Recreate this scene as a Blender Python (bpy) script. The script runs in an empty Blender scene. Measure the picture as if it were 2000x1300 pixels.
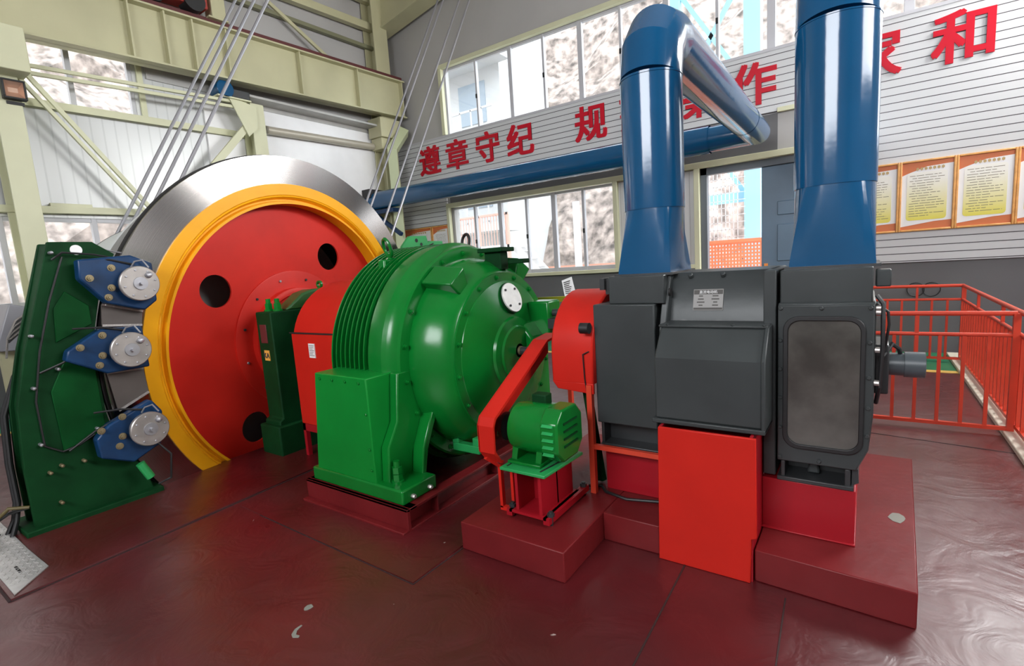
import bpy, bmesh, math, random
from mathutils import Vector, Matrix
random.seed(7)
sc = bpy.context.scene
COL = sc.collection
PI = math.pi

# ------------------------------------------------------------------ camera
cd = bpy.data.cameras.new('camera')
cam = bpy.data.objects.new('camera', cd); COL.objects.link(cam)
cd.sensor_fit = 'HORIZONTAL'; cd.sensor_width = 36.0
cd.lens = 988.06*36/2000
cd.clip_start = 0.05; cd.clip_end = 300
RX = Vector((0.82143124, 0.56639294, -0.06670648))
DN = Vector((0.02256252, -0.14914863, -0.98855734))
FW = Vector((-0.56986108, 0.81052682, -0.1352946))
cm = Matrix((( RX.x, -DN.x, -FW.x, 0.0), (RX.y, -DN.y, -FW.y, 0.0), (RX.z, -DN.z, -FW.z, 1.7), (0, 0, 0, 1)))
cam.matrix_world = cm
sc.camera = cam

# ------------------------------------------------------------------ world, exposure, daylight
SKY = 4.2
w = bpy.data.worlds.new('overcast_sky'); sc.world = w; w.use_nodes = True
wn = w.node_tree; wn.nodes.clear()
wo = wn.nodes.new('ShaderNodeOutputWorld'); bg = wn.nodes.new('ShaderNodeBackground')
bg.inputs[0].default_value = (0.93, 0.96, 1.0, 1); bg.inputs[1].default_value = SKY
wn.links.new(bg.outputs[0], wo.inputs[0])
vs = sc.view_settings
vs.view_transform = 'Standard'; vs.look = 'None'; vs.exposure = 0.6; vs.gamma = 1.0; vs.use_curve_mapping = False

def area(name, loc, look, sx, sy, power, color=(1, 1, 1), portal=False):
    d = bpy.data.lights.new(name, 'AREA'); d.shape = 'RECTANGLE'; d.size = sx; d.size_y = sy
    d.energy = power; d.color = color
    o = bpy.data.objects.new(name, d); COL.objects.link(o); o.location = loc
    o.rotation_euler = (Vector(look)-Vector(loc)).to_track_quat('-Z', 'Y').to_euler()
    if portal: d.cycles.is_portal = True
    return o
# area lamps that add to the daylight, all out of view
area('added_key_light', (2.85, 9.42, 5.5), (-6.5, 4.6, 2.4), 3.3, 1.45, 440, (1.0, 0.99, 0.97))  # added key lamp, unseen, hung just inside the high windows
area('added_side_fill', (5.5, 3.0, 5.2), (-3, 3.0, 3.0), 3.6, 2.6, 200, (1.0, 0.98, 0.96))  # added fill lamp at an unseen opening, brightens the plank siding
area('daylight_rear_window', (-1.6, -4.5, 4.7), (-1.6, 3.0, 2.6), 4.6, 2.4, 255, (0.95, 0.97, 1.0))
area('portal_back_high', (-6.0, 9.75, 5.5), (-6.0, 0, 5.5), 4.6, 1.6, 1, portal=True)
area('portal_back_low', (-6.2, 9.75, 2.25), (-6.2, 0, 2.25), 4.4, 1.6, 1, portal=True)
area('portal_door', (-1.9, 9.75, 1.6), (-1.9, 0, 1.6), 1.0, 3.1, 1, portal=True)
area('portal_left_low', (-10.2, 1.8, 2.2), (0, 1.8, 2.2), 1.3, 4.6, 1, portal=True)

# ------------------------------------------------------------------ materials
MATS = {}
def mat(name, col, rough=0.5, metal=0.0, vary=0.0, scale=3.0, bump=0.0, bscale=30.0, spec=0.5, coat=0.0, rvary=0.0):
    if name in MATS: return MATS[name]
    m = bpy.data.materials.new(name); m.use_nodes = True
    nt = m.node_tree; b = nt.nodes['Principled BSDF']
    b.inputs['Base Color'].default_value = (*col, 1); b.inputs['Roughness'].default_value = rough
    b.inputs['Metallic'].default_value = metal; b.inputs['Specular IOR Level'].default_value = spec
    if coat: b.inputs['Coat Weight'].default_value = coat; b.inputs['Coat Roughness'].default_value = 0.08
    if vary or bump or rvary:
        g = nt.nodes.new('ShaderNodeNewGeometry')
    if vary:
        n = nt.nodes.new('ShaderNodeTexNoise'); n.inputs['Scale'].default_value = scale; n.inputs['Detail'].default_value = 5
        nt.links.new(g.outputs['Position'], n.inputs['Vector'])
        r = nt.nodes.new('ShaderNodeMapRange'); r.inputs[1].default_value = 0.3; r.inputs[2].default_value = 0.7
        r.inputs[3].default_value = 1-vary; r.inputs[4].default_value = 1+vary
        nt.links.new(n.outputs['Fac'], r.inputs[0])
        mx = nt.nodes.new('ShaderNodeVectorMath'); mx.operation = 'SCALE'; mx.inputs[0].default_value = col
        nt.links.new(r.outputs[0], mx.inputs['Scale']); nt.links.new(mx.outputs[0], b.inputs['Base Color'])
    if rvary:
        n3 = nt.nodes.new('ShaderNodeTexNoise'); n3.inputs['Scale'].default_value = scale*1.7; n3.inputs['Detail'].default_value = 4
        nt.links.new(g.outputs['Position'], n3.inputs['Vector'])
        r3 = nt.nodes.new('ShaderNodeMapRange'); r3.inputs[1].default_value = 0.3; r3.inputs[2].default_value = 0.7
        r3.inputs[3].default_value = max(0.02, rough-rvary); r3.inputs[4].default_value = rough+rvary
        nt.links.new(n3.outputs['Fac'], r3.inputs[0]); nt.links.new(r3.outputs[0], b.inputs['Roughness'])
    if bump:
        n2 = nt.nodes.new('ShaderNodeTexNoise'); n2.inputs['Scale'].default_value = bscale; n2.inputs['Detail'].default_value = 3
        nt.links.new(g.outputs['Position'], n2.inputs['Vector'])
        bp = nt.nodes.new('ShaderNodeBump'); bp.inputs['Strength'].default_value = bump; bp.inputs['Distance'].default_value = 0.02
        nt.links.new(n2.outputs['Fac'], bp.inputs['Height']); nt.links.new(bp.outputs[0], b.inputs['Normal'])
    MATS[name] = m
    return m

def math_node(nt, op, a, b=None):
    n = nt.nodes.new('ShaderNodeMath'); n.operation = op
    for i, v in enumerate((a, b)):
        if v is None: continue
        if isinstance(v, (int, float)): n.inputs[i].default_value = v
        else: nt.links.new(v, n.inputs[i])
    return n.outputs[0]

def lined(name, col, dark, axis, period, width, rough=0.35, metal=0.0, bump=0.6, off=0.0):
    """sheet cladding with narrow grooves every `period` along one axis"""
    m = bpy.data.materials.new(name); m.use_nodes = True; nt = m.node_tree; b = nt.nodes['Principled BSDF']
    g = nt.nodes.new('ShaderNodeNewGeometry'); s = nt.nodes.new('ShaderNodeSeparateXYZ')
    nt.links.new(g.outputs['Position'], s.inputs[0])
    f = math_node(nt, 'FRACT', math_node(nt, 'DIVIDE', math_node(nt, 'ADD', s.outputs[axis], 50+off), period))
    l = math_node(nt, 'LESS_THAN', f, width)
    mx = nt.nodes.new('ShaderNodeMix'); mx.data_type = 'RGBA'
    nt.links.new(l, mx.inputs[0]); mx.inputs[6].default_value = (*col, 1); mx.inputs[7].default_value = (*dark, 1)
    nt.links.new(mx.outputs[2], b.inputs['Base Color'])
    b.inputs['Roughness'].default_value = rough; b.inputs['Metallic'].default_value = metal
    bp = nt.nodes.new('ShaderNodeBump'); bp.inputs['Strength'].default_value = bump; bp.inputs['Distance'].default_value = 0.01
    h = math_node(nt, 'SUBTRACT', 1.0, l); nt.links.new(h, bp.inputs['Height']); nt.links.new(bp.outputs[0], b.inputs['Normal'])
    MATS[name] = m
    return m

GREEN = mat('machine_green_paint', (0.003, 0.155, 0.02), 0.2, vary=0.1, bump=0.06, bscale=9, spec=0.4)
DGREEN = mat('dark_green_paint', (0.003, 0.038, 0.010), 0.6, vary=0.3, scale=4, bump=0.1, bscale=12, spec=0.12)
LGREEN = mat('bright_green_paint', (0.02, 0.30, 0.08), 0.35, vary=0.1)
RED = mat('signal_red_paint', (0.55, 0.018, 0.011), 0.38, vary=0.06, spec=0.2)
WRED = mat('wheel_red_paint', (0.58, 0.02, 0.012), 0.45, vary=0.08, spec=0.25)
ORED = mat('railing_red_paint', (0.62, 0.055, 0.025), 0.35, vary=0.08)
CRED = mat('crimson_base_paint', (0.34, 0.008, 0.016), 0.35, vary=0.06, spec=0.3)
MAROON = mat('maroon_plinth_paint', (0.15, 0.012, 0.014), 0.36, spec=0.22, vary=0.18, scale=2.5, bump=0.12, bscale=14)
YEL = mat('wheel_yellow_paint', (0.85, 0.39, 0.008), 0.38, vary=0.06, spec=0.3)
BLUE = mat('duct_blue_paint', (0.005, 0.075, 0.185), 0.13, vary=0.06, bump=0.05, bscale=7, spec=0.6)
CBLUE = mat('caliper_blue_paint', (0.005, 0.032, 0.095), 0.35, vary=0.35, scale=6, spec=0.3)
GREY = mat('motor_grey_paint', (0.040, 0.046, 0.047), 0.38, spec=0.35, vary=0.12, scale=4, bump=0.08, bscale=12)
DGREY = mat('dark_grey_paint', (0.028, 0.030, 0.032), 0.4, vary=0.15)
BLACK = mat('black_rubber', (0.012, 0.012, 0.013), 0.5)
CREAM = mat('cream_steel_paint', (0.62, 0.62, 0.42), 0.42, vary=0.06, scale=1.5)
BEIGE = mat('beige_girder_paint', (0.50, 0.48, 0.30), 0.42, vary=0.08, scale=1.2)
WALLGREY = mat('grey_wall_paint', (0.125, 0.125, 0.13), 0.55, vary=0.06, scale=1.0)
UPGREY = mat('dim_grey_cladding', (0.42, 0.41, 0.40), 0.5, vary=0.05, scale=0.7)
WHITEWALL = mat('white_wall_panel', (0.9, 0.9, 0.91), 0.35, vary=0.03)
PVC = mat('white_window_frame', (0.50, 0.50, 0.53), 0.35)
STEEL = mat('brushed_steel', (0.52, 0.50, 0.48), 0.28, 1.0, vary=0.12, scale=5)
GALV = mat('galvanised_rope_wire', (0.42, 0.42, 0.45), 0.4, 0.8)
CAPM = mat('dull_steel_cap', (0.40, 0.37, 0.35), 0.42, 0.7, vary=0.15, scale=8)
BRASS = mat('brass_bolt', (0.26, 0.21, 0.12), 0.45, 0.6)
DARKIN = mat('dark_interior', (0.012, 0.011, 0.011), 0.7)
PAPER = mat('white_paper', (0.82, 0.82, 0.82), 0.6)
INK = mat('dark_print', (0.06, 0.055, 0.05), 0.6)
ORANGE = mat('notice_orange', (0.62, 0.17, 0.055), 0.45)
WOOD = mat('golden_frame', (0.72, 0.36, 0.11), 0.4, vary=0.15, scale=12)
SIGNRED = mat('sign_red_acrylic', (0.52, 0.006, 0.022), 0.4, spec=0.25)
DOORBLUE = mat('slate_blue_door', (0.10, 0.17, 0.25), 0.4, vary=0.08)
SKYBLUE = mat('pale_blue_tower_paint', (0.35, 0.66, 0.85), 0.45)
ORMESH = mat('orange_fence_paint', (0.80, 0.22, 0.10), 0.5)
RUST = mat('rail_maroon', (0.10, 0.02, 0.02), 0.5)
KERB = mat('pale_cream_kerb', (0.72, 0.67, 0.55), 0.55, vary=0.1)
BUILDW = mat('white_render_building', (0.5, 0.51, 0.52), 0.7)
ALU = mat('aluminium_chequer_plate', (0.55, 0.54, 0.53), 0.38, 0.6, vary=0.2, scale=9)
SIDING = lined('white_plank_siding', (0.58, 0.59, 0.60), (0.05, 0.045, 0.05), 2, 0.1072, 0.105, rough=0.3)
CORR = lined('silver_corrugated_sheet', (0.52, 0.53, 0.53), (0.45, 0.46, 0.46), 1, 0.16, 0.14, rough=0.33, metal=0.2, bump=0.7)
SILVERPANEL = lined('pale_ribbed_panel', (0.62, 0.62, 0.62), (0.42, 0.42, 0.42), 0, 0.1, 0.12, rough=0.35)
LINEDARK = mat('dark_joint', (0.03, 0.012, 0.012), 0.7)

def floor_material():
    m = bpy.data.materials.new('worn_maroon_floor'); m.use_nodes = True; nt = m.node_tree; b = nt.nodes['Principled BSDF']
    g = nt.nodes.new('ShaderNodeNewGeometry')
    n1 = nt.nodes.new('ShaderNodeTexNoise'); n1.inputs['Scale'].default_value = 0.9; n1.inputs['Detail'].default_value = 8; n1.inputs['Roughness'].default_value = 0.65
    nt.links.new(g.outputs['Position'], n1.inputs['Vector'])
    cr = nt.nodes.new('ShaderNodeValToRGB')
    cr.color_ramp.elements[0].position = 0.30; cr.color_ramp.elements[0].color = (0.055, 0.003, 0.0045, 1)
    cr.color_ramp.elements[1].position = 0.72; cr.color_ramp.elements[1].color = (0.11, 0.008, 0.011, 1)
    nt.links.new(n1.outputs['Fac'], cr.inputs[0])
    # small chips where the paint is gone
    n4 = nt.nodes.new('ShaderNodeTexNoise'); n4.inputs['Scale'].default_value = 11; n4.inputs['Detail'].default_value = 4
    nt.links.new(g.outputs['Position'], n4.inputs['Vector'])
    th = nt.nodes.new('ShaderNodeMapRange'); th.inputs[1].default_value = 0.745; th.inputs[2].default_value = 0.765
    nt.links.new(n4.outputs['Fac'], th.inputs[0])
    mx = nt.nodes.new('ShaderNodeMix'); mx.data_type = 'RGBA'; mx.inputs[7].default_value = (0.45, 0.36, 0.33, 1)
    nt.links.new(th.outputs[0], mx.inputs[0]); nt.links.new(cr.outputs[0], mx.inputs[6])
    nt.links.new(mx.outputs[2], b.inputs['Base Color'])
    n2 = nt.nodes.new('ShaderNodeTexNoise'); n2.inputs['Scale'].default_value = 2.2; n2.inputs['Detail'].default_value = 6
    nt.links.new(g.outputs['Position'], n2.inputs['Vector'])
    r = nt.nodes.new('ShaderNodeMapRange'); r.inputs[1].default_value = 0.3; r.inputs[2].default_value = 0.7; r.inputs[3].default_value = 0.26; r.inputs[4].default_value = 0.52
    b.inputs['Specular IOR Level'].default_value = 0.6; b.inputs['Coat Weight'].default_value = 0.7; b.inputs['Coat Roughness'].default_value = 0.34
    nt.links.new(n2.outputs['Fac'], r.inputs[0]); nt.links.new(r.outputs[0], b.inputs['Roughness'])
    n3 = nt.nodes.new('ShaderNodeTexNoise'); n3.inputs['Scale'].default_value = 3.2; n3.inputs['Detail'].default_value = 4; n3.inputs['Distortion'].default_value = 1.5
    nt.links.new(g.outputs['Position'], n3.inputs['Vector'])
    bp = nt.nodes.new('ShaderNodeBump'); bp.inputs['Strength'].default_value = 0.35; bp.inputs['Distance'].default_value = 0.04
    nt.links.new(n3.outputs['Fac'], bp.inputs['Height']); nt.links.new(bp.outputs[0], b.inputs['Normal'])
    MATS['floor'] = m
    return m
FLOOR = floor_material()

def glass_material():
    m = bpy.data.materials.new('window_glass'); m.use_nodes = True; nt = m.node_tree; nt.nodes.clear()
    o = nt.nodes.new('ShaderNodeOutputMaterial'); t = nt.nodes.new('ShaderNodeBsdfTransparent'); gl = nt.nodes.new('ShaderNodeBsdfGlossy')
    gl.inputs['Roughness'].default_value = 0.02; t.inputs[0].default_value = (0.95, 0.97, 0.97, 1)
    mx = nt.nodes.new('ShaderNodeMixShader'); mx.inputs[0].default_value = 0.05
    nt.links.new(t.outputs[0], mx.inputs[1]); nt.links.new(gl.outputs[0], mx.inputs[2]); nt.links.new(mx.outputs[0], o.inputs[0])
    return m
GLASS = glass_material()
SMOKE = mat('smoky_inspection_glass', (0.085, 0.08, 0.072), 0.10, vary=0.45, scale=4, coat=0.4)

def gradient_material(name, top, bottom, z0, z1):
    m = bpy.data.materials.new(name); m.use_nodes = True; nt = m.node_tree; b = nt.nodes['Principled BSDF']
    g = nt.nodes.new('ShaderNodeNewGeometry'); s = nt.nodes.new('ShaderNodeSeparateXYZ'); nt.links.new(g.outputs['Position'], s.inputs[0])
    r = nt.nodes.new('ShaderNodeMapRange'); r.inputs[1].default_value = z0; r.inputs[2].default_value = z1; nt.links.new(s.outputs[2], r.inputs[0])
    mx = nt.nodes.new('ShaderNodeMix'); mx.data_type = 'RGBA'; mx.inputs[6].default_value = (*bottom, 1); mx.inputs[7].default_value = (*top, 1)
    nt.links.new(r.outputs[0], mx.inputs[0]); nt.links.new(mx.outputs[2], b.inputs['Base Color']); b.inputs['Roughness'].default_value = 0.4
    return m
YPRINT = gradient_material('yellow_printed_sheet', (0.84, 0.83, 0.76), (0.74, 0.66, 0.05), 1.9, 2.5)

# ------------------------------------------------------------------ mesh helpers
def perp(d):
    d = d.normalized()
    a = Vector((0, 0, 1)) if abs(d.z) < 0.9 else Vector((1, 0, 0))
    u = a.cross(d).normalized(); return u, d.cross(u).normalized()

class MB:
    def __init__(s): s.v = []; s.f = []
    def add(s, vs, fs):
        n = len(s.v); s.v += [Vector(p) for p in vs]; s.f += [[i+n for i in f] for f in fs]; return s
    def box(s, x0, x1, y0, y1, z0, z1):
        return s.add([(x0,y0,z0),(x1,y0,z0),(x1,y1,z0),(x0,y1,z0),(x0,y0,z1),(x1,y0,z1),(x1,y1,z1),(x0,y1,z1)],
                     [(0,3,2,1),(4,5,6,7),(0,1,5,4),(1,2,6,5),(2,3,7,6),(3,0,4,7)])
    def bar(s, p0, p1, a, b, up=(0, 0, 1)):
        """rectangular bar from p0 to p1, a wide across, b high along `up`"""
        p0 = Vector(p0); p1 = Vector(p1); d = (p1-p0).normalized(); up = Vector(up)
        r = d.cross(up)
        if r.length < 1e-4: r = d.cross(Vector((0, 1, 0)))
        r.normalize(); u = r.cross(d).normalized(); r = r*a/2; u = u*b/2
        vs = [p+i*r+j*u for p in (p0, p1) for i, j in ((-1,-1),(1,-1),(1,1),(-1,1))]
        return s.add(vs, [(0,3,2,1),(4,5,6,7),(0,1,5,4),(1,2,6,5),(2,3,7,6),(3,0,4,7)][::1])
    def prism(s, poly, axis, a, b):
        """polygon extruded along an axis; poly coords are the two other axes in xyz order"""
        def P(q, t):
            return {'x': (t, q[0], q[1]), 'y': (q[0], t, q[1]), 'z': (q[0], q[1], t)}[axis]
        n = len(poly); vs = [P(q, a) for q in poly]+[P(q, b) for q in poly]
        fs = [list(range(n))[::-1], list(range(n, 2*n))]+[(i, (i+1) % n, n+(i+1) % n, n+i) for i in range(n)]
        return s.add(vs, fs)
    def rings(s, rings, cap0=True, cap1=True):
        n = len(rings[0]); vs = [p for r in rings for p in r]; fs = []
        for k in range(len(rings)-1):
            for i in range(n):
                fs.append((k*n+i, k*n+(i+1) % n, (k+1)*n+(i+1) % n, (k+1)*n+i))
        if cap0: fs.append(list(range(n))[::-1])
        if cap1: fs.append([(len(rings)-1)*n+i for i in range(n)])
        return s.add(vs, fs)
    def lathe(s, prof, o, d, seg=32, cap0=True, cap1=True, a0=0.0):
        o = Vector(o); d = Vector(d).normalized(); u, v = perp(d)
        R = [[o+d*t+(u*math.cos(a0+2*PI*i/seg)+v*math.sin(a0+2*PI*i/seg))*r for i in range(seg)] for t, r in prof]
        return s.rings(R, cap0, cap1)
    def cyl(s, p0, p1, r, seg=20, r2=None):
        p0 = Vector(p0); p1 = Vector(p1); L = (p1-p0).length
        return s.lathe([(0, r), (L, r if r2 is None else r2)], p0, p1-p0, seg)
    def annulus(s, o, d, r0, r1, t0, t1, seg=96):
        o = Vector(o); d = Vector(d).normalized(); u, v = perp(d); n = seg
        vs = []
        for r, t in ((r0, t0), (r1, t0), (r1, t1), (r0, t1)):
            vs += [o+d*t+(u*math.cos(2*PI*i/n)+v*math.sin(2*PI*i/n))*r for i in range(n)]
        fs = []
        for k in range(4):
            a = k*n; b = ((k+1) % 4)*n
            for i in range(n): fs.append((a+i, a+(i+1) % n, b+(i+1) % n, b+i))
        return s.add(vs, fs)
    def tube(s, pts, r, seg=10, caps=True):
        pts = [Vector(p) for p in pts]; R = []
        d0 = (pts[1]-pts[0]).normalized(); u, v = perp(d0); pd = d0
        for i, p in enumerate(pts):
            if i == 0: t = d0
            elif i == len(pts)-1: t = (pts[i]-pts[i-1]).normalized()
            else: t = ((pts[i]-pts[i-1]).normalized()+(pts[i+1]-pts[i]).normalized()).normalized()
            q = pd.rotation_difference(t); u = q @ u; v = q @ v; pd = t
            k = 1.0
            if 0 < i < len(pts)-1:
                c = (pts[i]-pts[i-1]).normalized().dot(t); k = 1/max(c, 0.5)
            # keep the mitre: stretch only across the bend
            if k > 1.001:
                bend = ((pts[i+1]-pts[i]).normalized()-(pts[i]-pts[i-1]).normalized()); bend = (bend-t*bend.dot(t)).normalized()
                ring = []
                for j in range(seg):
                    o = (u*math.cos(2*PI*j/seg)+v*math.sin(2*PI*j/seg))*r
                    o = o+bend*(o.dot(bend)*(k-1)); ring.append(p+o)
                R.append(ring)
            else:
                R.append([p+(u*math.cos(2*PI*j/seg)+v*math.sin(2*PI*j/seg))*r for j in range(seg)])
        return s.rings(R, caps, caps)
    def bolt(s, p, d, r=0.015, h=0.015):
        p = Vector(p); d = Vector(d).normalized()
        return s.lathe([(0, r), (h*0.85, r), (h, r*0.8)], p, d, 6)
    def nutbolt(s, p, d, r=0.015, h=0.02):
        p = Vector(p); d = Vector(d).normalized()
        s.lathe([(0, r*1.45), (h*0.25, r*1.45)], p, d, 14); s.lathe([(h*0.25, r), (h, r)], p, d, 6)
        return s.lathe([(h, r*0.55), (h*1.4, r*0.5)], p, d, 8)
    def sphere(s, c, r, seg=12):
        return s.lathe([(-r*math.cos(PI*i/8), max(1e-4, r*math.sin(PI*i/8))) for i in range(9)], c, (0, 0, 1), seg)
    def build(s, name, m, parent=None, bevel=0.0, smooth=35, org=None, bseg=2):
        me = bpy.data.meshes.new(name)
        if parent is not None: o0 = parent['_o'] if False else ORG[parent.name]
        elif org is not None: o0 = Vector(org)
        else:
            xs = [p.x for p in s.v]; ys = [p.y for p in s.v]; zs = [p.z for p in s.v]
            o0 = Vector(((min(xs)+max(xs))/2, (min(ys)+max(ys))/2, min(zs)))
        me.from_pydata([tuple(p-o0) for p in s.v], [], s.f); me.validate()
        bm = bmesh.new(); bm.from_mesh(me); bmesh.ops.recalc_face_normals(bm, faces=bm.faces); bm.to_mesh(me); bm.free()
        if smooth:
            me.polygons.foreach_set('use_smooth', [True]*len(me.polygons))
            me.set_sharp_from_angle(angle=math.radians(smooth))
        me.materials.append(m)
        o = bpy.data.objects.new(name, me); COL.objects.link(o)
        if parent is not None: o.parent = parent; ORG[o.name] = ORG[parent.name]
        else: o.location = o0; ORG[o.name] = o0
        if bevel:
            b = o.modifiers.new('bevel', 'BEVEL'); b.width = bevel; b.segments = bseg; b.limit_method = 'ANGLE'; b.angle_limit = math.radians(40)
        return o
ORG = {}
def tag(o, label, cat, group=None):
    o['label'] = label; o['category'] = cat
    if group: o['group'] = group
    return o
def thing(name, loc, label, cat, group=None):
    o = bpy.data.objects.new(name, None); COL.objects.link(o); o.location = loc; o.empty_display_size = 0.1
    ORG[o.name] = Vector(loc); return tag(o, label, cat, group)
def struct(o):
    o['kind'] = 'structure'; return o
def sroot(name, loc=(0, 0, 0)):
    o = bpy.data.objects.new(name, None); COL.objects.link(o); o.location = loc; ORG[o.name] = Vector(loc); o['kind'] = 'structure'; return o

def text_mesh(name, body, size, m, origin, right, up, depth=0.004, bold=0.0, parent=None, align='CENTER'):
    cu = bpy.data.curves.new('lettering', 'FONT'); cu.body = body; cu.size = size; cu.extrude = depth
    cu.align_x = align; cu.align_y = 'CENTER'; cu.resolution_u = 4
    ob = bpy.data.objects.new('lettering', cu); COL.objects.link(ob)
    dg = bpy.context.evaluated_depsgraph_get(); me = bpy.data.meshes.new_from_object(ob.evaluated_get(dg))
    COL.objects.unlink(ob); bpy.data.objects.remove(ob)
    r = Vector(right).normalized(); u = Vector(up).normalized(); n = r.cross(u)
    xs = [v.co.x for v in me.vertices] or [0]; ys = [v.co.y for v in me.vertices] or [0]
    cx = (min(xs)+max(xs))/2 if align == 'CENTER' else 0; cy = (min(ys)+max(ys))/2
    o0 = ORG[parent.name] if parent is not None else Vector(origin)
    for v in me.vertices: v.co = Vector(origin)+r*(v.co.x-cx)+u*(v.co.y-cy)+n*v.co.z-o0
    if bold:
        bm = bmesh.new()
        for i, (dx, dz) in enumerate(((-1, -0.7), (1, -0.7), (1, 0.7), (-1, 0.7), (0, 0))):
            k0 = len(bm.verts); bm.from_mesh(me); bm.verts.ensure_lookup_table()
            for v in bm.verts[k0:]: v.co += r*dx*bold+u*dz*bold+n*(0.0004*i)
        bm.to_mesh(me); bm.free()
    me.name = name; me.materials.clear(); me.materials.append(m)
    o = bpy.data.objects.new(name, me); COL.objects.link(o)
    if parent is not None: o.parent = parent
    else: o.location = o0
    ORG[o.name] = o0
    return o, (max(xs)-min(xs), max(ys)-min(ys))

# ================================================================== SETTING
XA, YB = -9.9, 9.5          # wall with the crane girder, wall with the slogan
XR, YF = 5.4, -4.4          # walls beside and behind the viewer
# floor with the pit the wheel turns in
PX0, PX1, PY0, PY1 = -8.2, -5.02, 1.30, 5.35
m = MB(); f0 = -0.02
for (a, b, c, d) in ((XA, PX0, YF, YB), (PX1, XR, YF, YB), (PX0, PX1, YF, PY0), (PX0, PX1, PY1, YB)):
    m.add([(a, c, 0), (b, c, 0), (b, d, 0), (a, d, 0)], [(0, 1, 2, 3)])
struct(m.build('floor', FLOOR, smooth=0, org=(0, 0, 0)))
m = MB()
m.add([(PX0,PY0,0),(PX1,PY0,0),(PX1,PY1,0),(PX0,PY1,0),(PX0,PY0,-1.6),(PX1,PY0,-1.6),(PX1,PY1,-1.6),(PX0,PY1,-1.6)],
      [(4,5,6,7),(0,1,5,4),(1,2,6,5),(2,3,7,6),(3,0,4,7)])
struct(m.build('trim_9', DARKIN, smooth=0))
# painted border: green strip and yellow line along the walls
mk = MB(); mk.box(-9.0, 0.98, 8.2, 9.45, 0, 0.004); mk.box(-9.9, -8.95, YF+0.1, 9.45, 0, 0.004)
struct(mk.build('trim_1', mat('floor_green_paint', (0.02, 0.22, 0.10), 0.35), smooth=0))
mk = MB(); mk.box(-8.83, 0.98, 8.07, 8.2, 0, 0.004); mk.box(-8.95, -8.83, YF+0.1, 8.2, 0, 0.004)
struct(mk.build('trim_2', mat('floor_yellow_paint', (0.75, 0.5, 0.12), 0.4), smooth=0))
mk = MB(); mk.box(0.98, 1.25, 4.0, 9.3, 0, 0.045)
struct(mk.build('trim_3', KERB, bevel=0.008))
# joints in the floor slabs
mk = MB()
for p, q, wd in (((0.05, 5.33), (1.0, 5.20), 0.012), ((-0.775, 2.6), (-0.752, 1.4), 0.008), ((-0.281, 2.56), (-0.235, 1.4), 0.006),
                 ((-3.922, 0.48), (-4.012, 2.6), 0.016), ((-4.012, 2.6), (-4.012, 6.2), 0.016), ((-9.0, 0.482), (-3.922, 0.482), 0.012), ((-3.6, 1.763), (-1.99, 1.733), 0.007), ((-1.993, 1.735), (-1.98, 2.14), 0.008)):
    mk.bar((p[0], p[1], 0.001), (q[0], q[1], 0.001), wd, 0.003)
struct(mk.build('trim_4', LINEDARK, smooth=0))
mk = MB()
mk.prism([(-9.0, 0.49), (-3.93, 0.49), (-4.02, 2.6), (-4.02, 6.2), (-5.02, 6.2), (-5.02, 1.30), (-8.2, 1.30), (-8.2, 1.28), (-9.0, 1.28)], 'z', 0.0, 0.012)
struct(mk.build('trim_5', FLOOR, smooth=0))
mk = MB(); mk.prism([(-3.9, 1.77), (-2.0, 1.74), (-1.985, 4.8), (-3.9, 4.8)], 'z', 0.0, 0.006)
struct(mk.build('trim_6', FLOOR, smooth=0))

# ---- back wall (slogan wall), openings left free
m = MB(); T = 0.18
def wall_y(m, x0, x1, z0, z1): m.box(x0, x1, YB, YB+T, z0, z1)
UWX0, UWX1, UWZ0, UWZ1 = -8.13, 2.55, 4.70, 6.27
LWX0, LWX1, LWZ0, LWZ1 = -8.22, -4.0, 1.46, 3.14
DX0, DX1, DZ1 = -2.42, -0.70, 3.14
wall_y(m, XA, UWX0, 0, 11); wall_y(m, UWX0, XR, UWZ1, 11); wall_y(m, UWX0, 2.55, DZ1, UWZ0); wall_y(m, UWX1, 2.55, UWZ0, UWZ1)
wall_y(m, UWX0, LWX0, 0, DZ1) if LWX0 > UWX0 else None
wall_y(m, UWX0, LWX1, 0, LWZ0); wall_y(m, LWX1, DX0, 0, DZ1); wall_y(m, DX1, 2.55, 0, DZ1); wall_y(m, 2.55, XR, 0, 3.2); wall_y(m, 4.6, XR, 3.2, UWZ1)
struct(m.build('wall_back', UPGREY, smooth=0))
wl = MB(); wl.box(XA, DX0-0.02, YB-0.012, YB, 0, 1.40); wl.box(DX1+0.05, 2.5, YB-0.012, YB, 0, 1.335); wl.box(2.5, XR, YB-0.012, YB, 0, 1.335)
wl.box(-8.22, -1.2, YB-0.012, YB, 3.16, 3.80)
struct(wl.build('trim_7', WALLGREY, smooth=0))
sd = MB(); sd.box(-9.9, 2.5, YB-0.05, YB, 3.82, 4.765); sd.box(-9.9, -8.30, YB-0.05, YB, 1.40, 3.82); sd.box(-0.62, XR, YB-0.05, YB, 1.335, 3.1); sd.box(-0.62, 2.5, YB-0.05, YB, 3.1, 3.82); sd.box(4.65, XR, YB-0.05, YB, 3.1, 6.3)
struct(sd.build('trim_8', SIDING, smooth=0))
cp = MB(); cp.box(-9.9, 2.5, YB-0.06, YB-0.005, 4.745, 4.79)
struct(cp.build('trim_10', PVC))
pn = MB(); pn.box(-3.93, -2.5, YB-0.03, YB, 1.45, 3.10)
struct(pn.build('trim_11', SILVERPANEL, smooth=0))
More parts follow.
